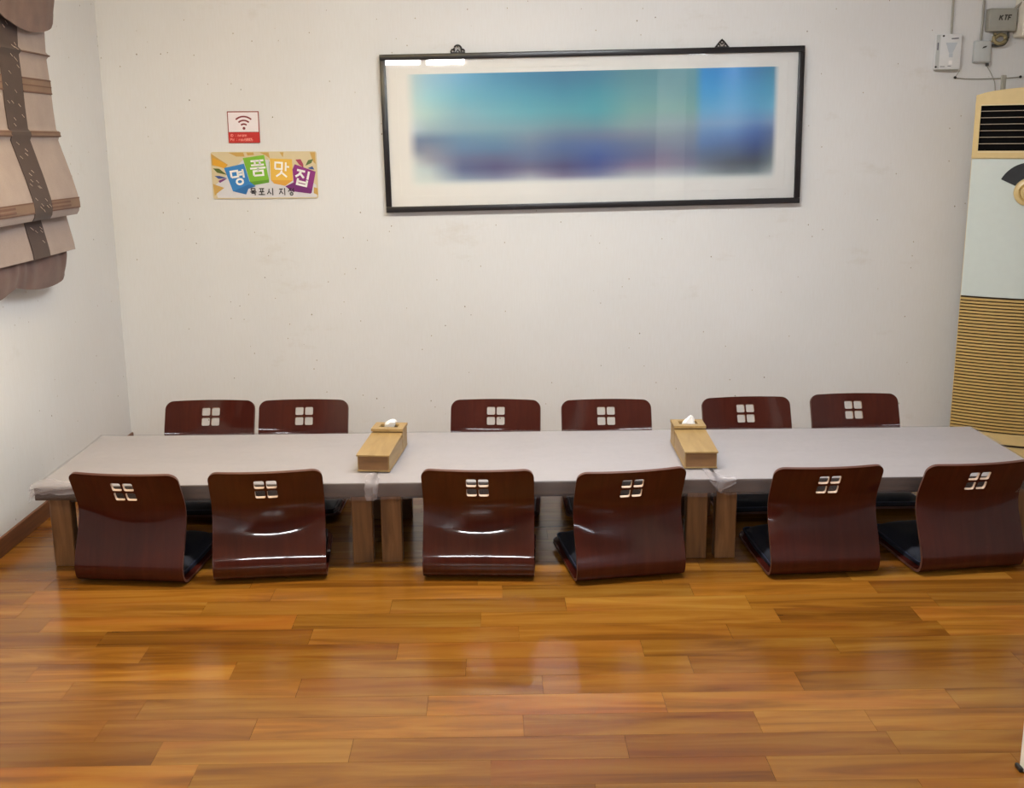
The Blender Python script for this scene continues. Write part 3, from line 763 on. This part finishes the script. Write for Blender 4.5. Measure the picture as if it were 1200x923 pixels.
# --- award sign
SX0, SX1, SZ0, SZ1 = -1.370, -0.861, 1.239, 1.463
t = thing('award_sign', 'wide pale gold sign with four coloured lettered blocks on the back wall', 'sign', ((SX0+SX1)/2, YS, SZ0))
SW, SH = (SX1-SX0)/2, SZ1-SZ0
def sp(cx, cy):                     # sign artwork coordinates (0..1050 across, 0..470 down)
    return (-SW+2*SW*cx/1050.0, SH*(1-cy/470.0))
def SPT(l): return [sp(x-75, y-62) for x, y in l]
mesh_obj('plate', poly_xz(bmesh.new(), [(p[0], p[1]) for p in rrect(0, SH/2, SW, SH/2, 0.010, 4)], 0.0, 0.005), flat('sign_cream', 214, 198, 160), t)
def piece(nm, polys, y, m):
    bm = bmesh.new()
    for pl in polys: poly_xz(bm, SPT(pl), y, 0.0003)
    return mesh_obj(nm, bm, m, t)
piece('pale_glow', [[(180, 330), (420, 120), (700, 150), (1000, 300), (1110, 400), (1110, 520), (120, 520), (90, 400)]], -0.0004, flat('sign_pale', 214, 212, 216))
GOLD = [[(80, 80), (240, 190), (215, 220), (80, 195)], [(250, 70), (400, 70), (410, 110), (330, 110)], [(430, 70), (500, 70), (505, 95), (440, 100)], [(560, 70), (650, 70), (660, 130), (620, 100)],
                   [(760, 70), (800, 70), (790, 120)], [(1060, 72), (1112, 72), (1112, 190), (1085, 160)], [(80, 380), (190, 420), (120, 470), (90, 500)], [(1085, 420), (1120, 430), (1125, 500), (1080, 480)]]
c_gold = flat('sign_gold', 200, 160, 84)
for g in GOLD: piece('gold_ray', [g], -0.0007, c_gold)
piece('orange_ray', [[(95, 120), (235, 185), (200, 225), (90, 190)]], -0.0010, flat('sign_orange', 224, 164, 44))
piece('leaf', [[(90, 225), (150, 228), (225, 290), (130, 268)]], -0.0013, flat('leaf_green', 84, 98, 34))
piece('leaf', [[(100, 300), (150, 300), (225, 322), (140, 330)]], -0.0013, flat('leaf_blue', 58, 78, 140))
piece('leaf', [[(135, 350), (190, 328), (225, 328), (150, 370)]], -0.0013, flat('leaf_purple', 122, 56, 120))
piece('leaf', [[(915, 145), (965, 140), (990, 190), (990, 225), (950, 195)]], -0.0013, flat('leaf_crimson', 164, 58, 88))
piece('leaf', [[(1010, 205), (1040, 150), (1090, 140), (1070, 180)]], -0.0013, flat('leaf_olive', 88, 110, 60))
piece('leaf', [[(1030, 230), (1080, 210), (1098, 245), (1060, 240)]], -0.0013, flat('leaf_navy', 56, 84, 146))
c_blue = flat('block_blue', 48, 128, 196); c_green = flat('block_green', 124, 184, 44); c_yel = flat('block_yellow', 232, 186, 74); c_pur = flat('block_purple', 138, 38, 124)
c_blued = flat('block_blue_side', 40, 108, 172); c_greend = flat('block_green_side', 96, 152, 40); c_yeld = flat('block_yellow_side', 220, 160, 60); c_purd = flat('block_purple_side', 112, 34, 110)
piece('blue_block', [[(200, 222), (400, 180), (445, 355), (505, 405), (430, 432), (405, 488), (275, 455)]], -0.0016, c_blue)
piece('blue_block_side', [[(275, 455), (440, 385), (500, 408), (430, 432), (405, 488)]], -0.0018, c_blued)
piece('green_block', [[(392, 125), (605, 95), (640, 340), (450, 362)]], -0.0020, c_green)
piece('green_block_side', [[(450, 362), (640, 340), (650, 160), (605, 95), (655, 165), (640, 370), (490, 395)]], -0.0019, c_greend)
piece('yellow_block', [[(660, 130), (880, 140), (880, 350), (660, 345)]], -0.0020, c_yel)
piece('yellow_block_side', [[(660, 345), (880, 350), (800, 405), (690, 380)]], -0.0021, c_yeld)
piece('purple_block', [[(905, 190), (1110, 265), (1060, 480), (870, 455), (800, 410), (885, 370), (880, 240)]], -0.0016, c_pur)
piece('purple_block_side', [[(800, 410), (885, 370), (1070, 440), (1050, 485), (870, 460)]], -0.0018, c_purd)
HG = {'myeong': [[(.08, .55), (.50, .55), (.50, .95), (.08, .95), (.08, .55)], [(.84, 1.0), (.84, .42)], [(.52, .84), (.84, .84)], [(.52, .66), (.84, .66)], [(.54+.20*math.cos(R_(a)), .19+.18*math.sin(R_(a))) for a in range(0, 361, 30)]],
      'pum': [[(.08, .97), (.92, .97)], [(.08, .70), (.92, .70)], [(.34, .97), (.34, .70)], [(.66, .97), (.66, .70)], [(0, .50), (1, .50)], [(.5, .50), (.5, .34)], [(.2, .03), (.8, .03), (.8, .32), (.2, .32), (.2, .03)]],
      'mat': [[(.04, .52), (.50, .52), (.50, .95), (.04, .95), (.04, .52)], [(.76, 1.0), (.76, .40)], [(.76, .70), (1.0, .70)], [(.5, .42), (.40, .2), (.12, .0)], [(.46, .3), (.85, .0)]],
      'jip': [[(.04, .93), (.60, .93)], [(.34, .93), (.24, .66), (.02, .48)], [(.30, .74), (.60, .50)], [(.86, 1.0), (.86, .45)], [(.22, .40), (.22, .02), (.86, .02), (.86, .40)], [(.22, .22), (.86, .22)]],
      'mok': [[(.2, .66), (.8, .66), (.8, .97), (.2, .97), (.2, .66)], [(.5, .66), (.5, .48)], [(0, .48), (1, .48)], [(.2, .32), (.78, .32), (.78, 0)]],
      'po': [[(.1, .95), (.9, .95)], [(.1, .50), (.9, .50)], [(.34, .95), (.34, .50)], [(.66, .95), (.66, .50)], [(.5, .5), (.5, .12)], [(0, .12), (1, .12)]],
      'si': [[(.34, .92), (.26, .5), (.0, .16)], [(.28, .56), (.62, .18)], [(.88, 1.0), (.88, 0)]],
      'ji': [[(.02, .86), (.62, .86)], [(.34, .86), (.24, .5), (.0, .16)], [(.28, .56), (.62, .18)], [(.88, 1.0), (.88, 0)]],
      'jeong': [[(.02, .93), (.55, .93)], [(.30, .93), (.22, .68), (.0, .5)], [(.28, .74), (.55, .5)], [(.86, 1.0), (.86, .42)], [(.62, .74), (.86, .74)], [(.52+.22*math.cos(R_(a)), .18+.18*math.sin(R_(a))) for a in range(0, 361, 30)]]}
def hangul(key, cx, cy, w_, h_, rot, wd, y, m, slant=0):
    bm = bmesh.new(); ca, sa = math.cos(R_(rot)), math.sin(R_(rot))
    for st in HG[key]:
        pts = []
        for u, v in st:
            dx, dy = (u-0.5)*w_, (0.5-v)*h_
            pts.append(sp(cx+dx*ca-dy*sa-75, cy+dx*sa+dy*ca-62))
        stroke_xz(bm, pts, wd, y)
    return mesh_obj('letter', bm, m, t)
wht = flat('letter_white', 248, 246, 244); blk = flat('letter_black', 30, 28, 34)
hangul('myeong', 338, 315, 158, 146, -8, 0.0094, -0.0030, wht)
hangul('pum', 537, 225, 154, 154, -4, 0.0090, -0.0030, wht)
hangul('mat', 775, 240, 145, 145, 4, 0.0084, -0.0030, wht)
hangul('jip', 975, 325, 145, 152, 14, 0.0102, -0.0030, wht)
for k, cx in (('mok', 478), ('po', 562), ('si', 648), ('ji', 768), ('jeong', 858)):
    hangul(k, cx, 462, 64, 72, 0, 0.0043, -0.0034, blk)

# ------------------------------------------------------------------ small devices on the wall
YW = YB
t = thing('wall_router', 'white flat box with a faint funnel mark on the wall, left of the grey boxes', 'router', (2.162, YW, 1.822))
rt = mesh_obj('casing', BOX(-0.060, 0.060, -0.030, -0.0005, 0, 0.161, 0.004, 2), M['white_plastic'], t, 40)
mesh_obj('side_strip', BOX(-0.0605, -0.043, -0.0315, -0.029, 0.004, 0.157), M['grey_plastic'], t)
bm = bmesh.new()
poly_xz(bm, [(-0.016, 0.122), (0.040, 0.122), (0.020, 0.075), (0.002, 0.075)], -0.0306, 0.0004); poly_xz(bm, [(0.003, 0.055), (0.021, 0.055), (0.021, 0.074), (0.003, 0.074)], -0.0306, 0.0004)
mesh_obj('funnel_mark', bm, flat('faint_blue_grey', 196, 204, 212), t)
pg = flat('print_grey', 96, 98, 112)
for pl, yy in (([(0.010, 0.137), (0.044, 0.139), (0.044, 0.144), (0.010, 0.142)], -0.0309), ([(-0.056, 0.088), (-0.050, 0.088), (-0.050, 0.122), (-0.056, 0.122)], -0.0319),
               ([(-0.036, 0.011), (-0.014, 0.011), (-0.014, 0.014), (-0.036, 0.014)], -0.0309), ([(0.000, 0.013), (0.016, 0.013), (0.016, 0.016), (0.000, 0.016)], -0.0309)):
    mesh_obj('printed_mark', poly_xz(bmesh.new(), pl, yy, 0.0004), pg, t)
mesh_obj('window_mark', poly_xz(bmesh.new(), [(0.004, 0.022), (0.020, 0.022), (0.020, 0.040), (0.004, 0.040)], -0.0309, 0.0004), flat('pure_white', 244, 244, 246), t)
for (sx, sz) in ((-0.029, 0.152), (-0.057, 0.011)):
    mesh_obj('screw', tube(bmesh.new(), [(sx, -0.034, sz), (sx, -0.0285, sz)], 0.0045, 8), M['black_iron'], t, 40)
mesh_obj('shade_strip', BOX(-0.055, 0.055, -0.028, -0.0005, -0.006, -0.0002, 0.002, 1), M['dull_plastic'], t)  # grey strip added as the shade under the casing

t = thing('junction_box', 'small pale grey wall box with a tiny dark mark, below the large grey box', 'box', (2.327, YW, 1.850))
mesh_obj('casing', BOX(-0.040, 0.040, -0.026, -0.0005, 0, 0.102, 0.006, 2), M['grey_plastic'], t, 40)
mesh_obj('mark', poly_xz(bmesh.new(), [(-0.004, 0.066), (0.016, 0.072), (0.018, 0.079), (0.002, 0.075)], -0.0268, 0.0005), M['cable_dark'], t)
mesh_obj('cover_lip', BOX(-0.041, 0.041, -0.0275, -0.0265, 0.004, 0.0075), M['dull_plastic'], t)
mesh_obj('cable_gland', tube(bmesh.new(), [(0.030, -0.016, 0.0), (0.031, -0.016, -0.014)], 0.008, 8), M['cable_dark'], t, 40)

t = thing('terminal_box', 'large dull grey terminal box with dark letters, high right on the back wall', 'box', (2.402, YW, 1.992))
mesh_obj('casing', BOX(-0.066, 0.066, -0.052, -0.0005, 0, 0.104, 0.007, 2), M['dull_plastic'], t, 40)
mesh_obj('lid_seam', BOX(-0.0662, 0.0662, -0.020, -0.017, 0.006, 0.098), M['cable_grey'], t)
bm = bmesh.new(); glyphs(bm, 'KTF', -0.020, 0.050, 0.022, 0.0060, -0.0526, 0.22)
mesh_obj('lettering', bm, M['cable_dark'], t)

def cable(nm, lab, pts, r, m, n=8):
    o = mesh_obj(nm, tube(bmesh.new(), [tuple(p) for p in catmull(pts, 6)], r, n), m, None, 60)
    o['label'] = lab; o['category'] = 'cable'; return o
cable('coiled_cable', 'pale cable looped under the large grey terminal box', [(2.378, 5.470, 1.985), (2.372, 5.465, 1.955), (2.392, 5.462, 1.938), (2.420, 5.462, 1.945), (2.424, 5.465, 1.970), (2.400, 5.468, 1.978), (2.376, 5.47, 1.962), (2.370, 5.472, 1.945)], 0.009, M['brass'])
cable('black_cable', 'short dark cable bending from the terminal box into the small grey box', [(2.440, 5.475, 1.990), (2.441, 5.472, 1.962), (2.425, 5.472, 1.935), (2.398, 5.475, 1.929), (2.372, 5.480, 1.930)], 0.006, M['cable_dark'])
cable('wall_cable', 'grey cable running straight up the wall above the white box', [(2.178, 5.494, 1.986), (2.176, 5.494, 2.15), (2.176, 5.494, 2.30), (2.176, 5.494, CEIL-0.001)], 0.0055, M['cable_grey'])
cable('drop_cable', 'grey cable running down the wall left of the terminal box into the small box', [(2.318, 5.492, CEIL-0.001), (2.320, 5.492, 2.25), (2.322, 5.492, 2.05), (2.319, 5.490, 1.955)], 0.005, M['cable_grey'])
cable('duct_cable', 'thin grey cable climbing at a slant from the terminal box', [(2.462, 5.47, 2.0965), (2.50, 5.396, 2.16), (2.54, 5.395, 2.30), (2.56, 5.395, CEIL-0.001)], 0.005, M['cable_grey'])
cable('hanging_wire', 'thin pale wire sagging from the small box towards the air conditioner', [(2.358, 5.486, 1.836), (2.385, 5.492, 1.80), (2.405, 5.492, 1.76), (2.412, 5.490, 1.70)], 0.0018, M['cable_grey'], 6)
t = thing('wall_wire', 'thin grey wire stretched level between two nails above the air conditioner', 'wire', (2.21, YW, 1.785))
mesh_obj('strand', tube(bmesh.new(), [(0.0, -0.008, 0.0), (0.05, -0.008, -0.007), (0.15, -0.008, -0.007), (0.25, -0.008, -0.004), (0.315, -0.008, 0.001)], 0.0022, 6), M['cable_grey'], t, 60)
for px_, pz_ in ((0.0, 0.0), (0.315, 0.001)):
    mesh_obj('nail', tube(bmesh.new(), [(px_, -0.014, pz_), (px_, -0.0005, pz_)], [0.007, 0.003], 8), M['black_iron'], t, 40)
mesh_obj('riser', tube(bmesh.new(), [(0.0, -0.008, 0.0), (0.014, -0.008, 0.020), (0.020, -0.010, 0.032)], 0.0016, 6), M['cable_grey'], t, 60)

# ------------------------------------------------------------------ floor-standing air conditioner
AX, AY, AROT = 2.170, 5.13, 26.0
ca, sa = math.cos(R_(AROT)), math.sin(R_(AROT))
HWA = 0.25
t = thing('air_conditioner', 'tall beige and white floor-standing air conditioner in the right corner', 'air conditioner', (AX+HWA*ca, AY-HWA*sa, 0), -R_(AROT))
BOW = 0.035
def bow(x, extra=0.0): return -BOW*(1-(x/HWA)**2)-extra
def bowed(bm, x0, x1, z0, z1, out, thick, n=14, ztop=None):
    fr0, fr1, bk0, bk1 = [], [], [], []
    for i in range(n+1):
        x = x0+(x1-x0)*i/n; y = bow(x, out); zt = z1 if ztop is None else ztop(x)
        fr0.append(bm.verts.new((x, y, z0))); fr1.append(bm.verts.new((x, y, zt)))
        bk0.append(bm.verts.new((x, y+thick, z0))); bk1.append(bm.verts.new((x, y+thick, zt)))
    for i in range(n):
        bm.faces.new((fr0[i], fr0[i+1], fr1[i+1], fr1[i])); bm.faces.new((bk0[i+1], bk0[i], bk1[i], bk1[i+1]))
        bm.faces.new((fr1[i], fr1[i+1], bk1[i+1], bk1[i])); bm.faces.new((fr0[i+1], fr0[i], bk0[i], bk0[i+1]))
    bm.faces.new((fr0[0], fr1[0], bk1[0], bk0[0])); bm.faces.new((fr0[n], bk0[n], bk1[n], fr1[n]))
    return bm
def crown(x): return 1.688+0.030*(1-(x/HWA)**2)**0.8 if abs(x) < HWA else 1.688
# body behind the front
bm = bmesh.new(); n = 14
def section(z_fn):
    return [bm.verts.new((x, bow(x)+0.012, z_fn(x))) for x in [-HWA+2*HWA*i/n for i in range(n+1)]]+[bm.verts.new((HWA-0.01, 0.27, z_fn(HWA))), bm.verts.new((-HWA+0.01, 0.27, z_fn(-HWA)))]
lo = section(lambda x: 0.0); hi = section(lambda x: crown(x)-0.004)
bm.faces.new(lo[::-1]); bm.faces.new(hi)
for i in range(len(lo)): bm.faces.new((lo[i], lo[(i+1) % len(lo)], hi[(i+1) % len(lo)], hi[i]))
mesh_obj('cabinet', bm, M['ac_beige'], t, 40)
bm = bmesh.new(); VX = HWA-0.024
bowed(bm, -HWA, HWA, 1.648, 0, 0.014, 0.026, ztop=crown); bowed(bm, -HWA, HWA, 1.412, 1.445, 0.014, 0.026)
bowed(bm, -HWA, -VX, 1.445, 1.648, 0.014, 0.026, 3); bowed(bm, VX, HWA, 1.445, 1.648, 0.014, 0.026, 3)
mesh_obj('outlet_frame', bm, M['ac_beige'], t, 40)
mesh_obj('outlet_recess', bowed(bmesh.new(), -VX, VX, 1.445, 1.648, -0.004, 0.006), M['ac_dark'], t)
vane = bowed(bmesh.new(), -VX+0.001, VX-0.001, -0.0013, 0.0013, 0.008, 0.011)
vo = mesh_obj('vane', vane, M['vane'], t); vo.location = (0, 0, 1.476)
for k in range(1, 6):
    c = vo.copy(); COL.objects.link(c); c.parent = t; c.location = (0, 0, 1.476+k*0.0285)
chrome = flat('bright_trim', 226, 206, 160, 0.15)
mesh_obj('outlet_lip', bowed(bmesh.new(), -VX, VX, 1.642, 1.648, 0.0165, 0.004), chrome, t)
mesh_obj('outlet_lip', bowed(bmesh.new(), -VX, VX, 1.437, 1.443, 0.0165, 0.004), chrome, t)
mesh_obj('front_panel', bowed(bmesh.new(), -HWA+0.003, HWA-0.003, 0.788, 1.409, 0.012, 0.022), M['ac_white'], t, 40)
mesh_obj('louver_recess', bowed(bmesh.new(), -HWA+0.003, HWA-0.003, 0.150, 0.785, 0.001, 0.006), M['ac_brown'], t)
lv = mesh_obj('slat', bowed(bmesh.new(), -HWA+0.004, HWA-0.004, -0.0047, 0.0047, 0.011, 0.010, 10), M['ac_slat'], t); NS = 41
lv.location = (0, 0, 0.162)
for k in range(1, NS):
    c = lv.copy(); COL.objects.link(c); c.parent = t; c.location = (0, 0, 0.162+k*(0.612/(NS-1)))
mesh_obj('lower_rail', bowed(bmesh.new(), -HWA, HWA, 0.100, 0.150, 0.013, 0.024), M['ac_beige'], t, 40)
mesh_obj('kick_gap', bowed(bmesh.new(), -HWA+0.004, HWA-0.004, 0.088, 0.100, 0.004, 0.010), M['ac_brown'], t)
mesh_obj('base_panel', bowed(bmesh.new(), -HWA, HWA, 0.0, 0.088, 0.015, 0.026), M['ac_beige'], t, 40)
# dial: black fan and round knob
DZ = 1.265
yd = -BOW-0.012
def on_front(pts, lift, thick):
    bm = bmesh.new(); A = [bm.verts.new((x, bow(x, 0.012+lift), z)) for x, z in pts]; B = [bm.verts.new((x, bow(x, 0.012+lift)+thick, z)) for x, z in pts]
    n_ = len(pts); bm.faces.new(A); bm.faces.new(B[::-1])
    for i in range(n_): bm.faces.new((A[i], B[i], B[(i+1) % n_], A[(i+1) % n_]))
    return bm
bm = bmesh.new(); o_, i_ = arc(0, DZ, 0.130, 155, 25, 20), arc(0, DZ, 0.035, 155, 25, 20)
VV = [[bm.verts.new((x, bow(x, 0.012+lf), z)) for x, z in pl] for pl, lf in ((o_, 0.003), (i_, 0.003), (i_, 0.0001), (o_, 0.0001))]
for k in range(20):
    for q in range(4): bm.faces.new((VV[q][k], VV[q][k+1], VV[(q+1) % 4][k+1], VV[(q+1) % 4][k]))
bm.faces.new([VV[q][0] for q in range(4)]); bm.faces.new([VV[q][20] for q in (3, 2, 1, 0)])
mesh_obj('dial_fan', bm, M['dial'], t)
kb = mesh_obj('dial_knob', tube(bmesh.new(), [(0, yd-0.004, DZ), (0, yd-0.018, DZ), (0, yd-0.024, DZ)], [0.062, 0.060, 0.052], 28), M['ac_beige'], t, 40)
mesh_obj('knob_ring', tube(bmesh.new(), [(0.038*math.cos(a), yd-0.026, DZ+0.038*math.sin(a)) for a in [2*PI*i/24 for i in range(24)]], 0.005, 6, True), M['ac_slat'], kb, 60)
mesh_obj('knob_button', tube(bmesh.new(), [(0, yd-0.0241, DZ), (0, yd-0.030, DZ)], [0.026, 0.022], 20), M['ac_beige'], kb, 40)
# grey tab standing on top
t2 = mesh_obj('grey_tab', BOX(2.352, 2.376, 5.300, 5.312, 1.706, 1.785, 0.004, 2), M['cable_grey'], None, 40)
t2['label'] = 'short grey upright tab standing on top of the air conditioner'; t2['category'] = 'tab'

# ------------------------------------------------------------------ roman blind on the left wall
t = thing('roman_blind', 'cream roman blind with brown band and plum swags on the left wall', 'blind', (XL, 4.2, 0.94))
Y0B, Y1B = -0.72, 0.505            # local y range (4.2 is the origin), z local = world-0.94
def sheet(y0, y1, zs, xf, ny=24, thick=0.003, zf=None, lift=0.0):
    bm = bmesh.new(); G = []
    for z in zs:
        row = []
        for j in range(ny+1):
            y = y0+(y1-y0)*j/ny
            zz = z if zf is None else zf(y, z)
            row.append(bm.verts.new((xf(z, y)+lift, y, zz-0.94)))
        G.append(row)
    for a, b in zip(G, G[1:]):
        for j in range(ny): bm.faces.new((a[j], a[j+1], b[j+1], b[j]))
    bmesh.ops.recalc_face_normals(bm, faces=bm.faces)
    thicken(bm, thick)
    return bm
UPX = [(1.220, 0.120), (1.235, 0.130), (1.262, 0.134), (1.30, 0.130), (1.37, 0.113), (1.45, 0.090), (1.52, 0.070), (1.538, 0.077), (1.550, 0.076), (1.562, 0.066), (1.64, 0.062), (1.75, 0.060), (1.838, 0.056), (1.852, 0.068), (1.866, 0.056), (1.95, 0.060), (2.22, 0.060)]
def up_x(z, y): return interp(UPX, z)+0.004*math.sin(y*7+z*3)
zs_up = sorted(set([z for z, _ in UPX]+[1.22+0.03*i for i in range(34)]))
mesh_obj('upper_panel', sheet(Y0B, Y1B, zs_up, up_x), M['cream_cloth'], t, 60)
LOX = [(1.075, 0.106), (1.10, 0.104), (1.16, 0.092), (1.22, 0.080), (1.30, 0.070)]
def lo_x(z, y): return interp(LOX, z)+0.003*math.sin(y*9+1)
zs_lo = [1.075+0.0225*i for i in range(11)]
mesh_obj('lower_panel', sheet(Y0B, Y1B-0.005, zs_lo, lo_x), M['cream_cloth'], t, 60)
for (a, b) in ((0.055, 0.225), (-0.62, -0.45)):
    bd = mesh_obj('brown_band', sheet(a, b, zs_up, up_x, 6, 0.0015, None, 0.0035), M['brown_cloth'], t, 60)
    b2 = mesh_obj('brown_band', sheet(a, b-0.005, zs_lo, lo_x, 6, 0.0015, None, 0.0035), M['brown_cloth'], t, 60)
    bm = bmesh.new(); rnd = random.Random(4)
    for i in range(46):
        y = rnd.uniform(a+0.015, b-0.03); z = rnd.uniform(1.10, 2.0)
        fx = up_x if z > 1.25 else lo_x
        if 1.20 < z < 1.25: continue
        tube(bm, [(fx(z, y)+0.006, y, z-0.94), (fx(z-0.010, y+0.016)+0.006, y+0.016, z-0.95)], 0.0011, 5)
    s = mesh_obj('stitching', bm, M['thread'], bd); s['kind'] = 'stuff'
def ribbon(y0, y1, z0, z1, m, lift, fx=up_x):
    zs = [z0+(z1-z0)*i/4 for i in range(5)]
    return mesh_obj('ribbon', sheet(y0, y1, zs, fx, 10, 0.0012, None, lift), m, t, 60)
for (a, b) in ((0.225, Y1B), (-0.45, 0.055), (Y0B, -0.62)):
    for (z0, z1) in ((1.700, 1.757), (1.248, 1.291)):
        ribbon(a, b, z0, z1, M['tan_trim'], 0.003)
        zz = z1-z0
        for q in (0.06, 0.94): ribbon(a, b, z0+zz*q-0.0025, z0+zz*q+0.0025, M['dark_trim'], 0.0042)
        if z0 < 1.3:
            for q in (0.33, 0.68): ribbon(a, b-(b-a)*0.35, z0+zz*q-0.004, z0+zz*q+0.004, M['dark_trim'], 0.0042)
        else: ribbon(a, b, z0+zz*0.5-0.002, z0+zz*0.5+0.002, M['dark_trim'], 0.0042)
    ribbon(a, b+0.006, 1.532, 1.556, M['tan_trim'], 0.003); ribbon(a, b+0.006, 1.534, 1.538, M['dark_trim'], 0.0042); ribbon(a, b+0.006, 1.549, 1.553, M['dark_trim'], 0.0042)
    ribbon(a, b+0.004, 1.848, 1.855, M['dark_trim'], 0.003)
# scalloped swags: plum cloth
def scallop(y, zlow, depth, right):
    c = 0.265; k = abs(((y-c+0.30) % 0.60)-0.30)/0.30
    return zlow+depth*k**2
def swag(nm, ztop, zlow, depth, y1, base_x, gather):
    nz = 14; bm = bmesh.new(); ny = 72; G = []
    for i in range(nz+1):
        row = []
        for j in range(ny+1):
            y = Y0B+(y1-Y0B)*j/ny
            zb = scallop(y, zlow, depth, y1)
            edge = max(0, (y-(y1-0.06))/0.06); zb += 0.045*edge**3
            s = i/nz; z = ztop+(zb-ztop)*s
            bul = math.sin(PI*min(1, s*1.05))*0.020
            x = base_x+bul+gather*(math.sin(y*52+3*math.sin(y*13))+0.5*math.sin(y*23+s*5))*(1.0-0.6*s)+0.012*s
            row.append(bm.verts.new((x, y, z-0.94)))
        G.append(row)
    for a, b in zip(G, G[1:]):
        for j in range(ny): bm.faces.new((a[j], a[j+1], b[j+1], b[j]))
    bmesh.ops.recalc_face_normals(bm, faces=bm.faces)
    thicken(bm, 0.004)
    return mesh_obj(nm, bm, M['plum_cloth'], t, 70)
swag('valance', 2.24, 1.925, 0.055, Y1B+0.015, 0.085, 0.0022)
swag('bottom_swag', 1.14, 0.945, 0.036, Y1B-0.055, 0.060, 0.0040)
mesh_obj('headrail', BOX(0.0005, 0.080, Y0B, Y1B, 2.20-0.94, 2.26-0.94, 0.004, 1), M['white_plastic'], t)
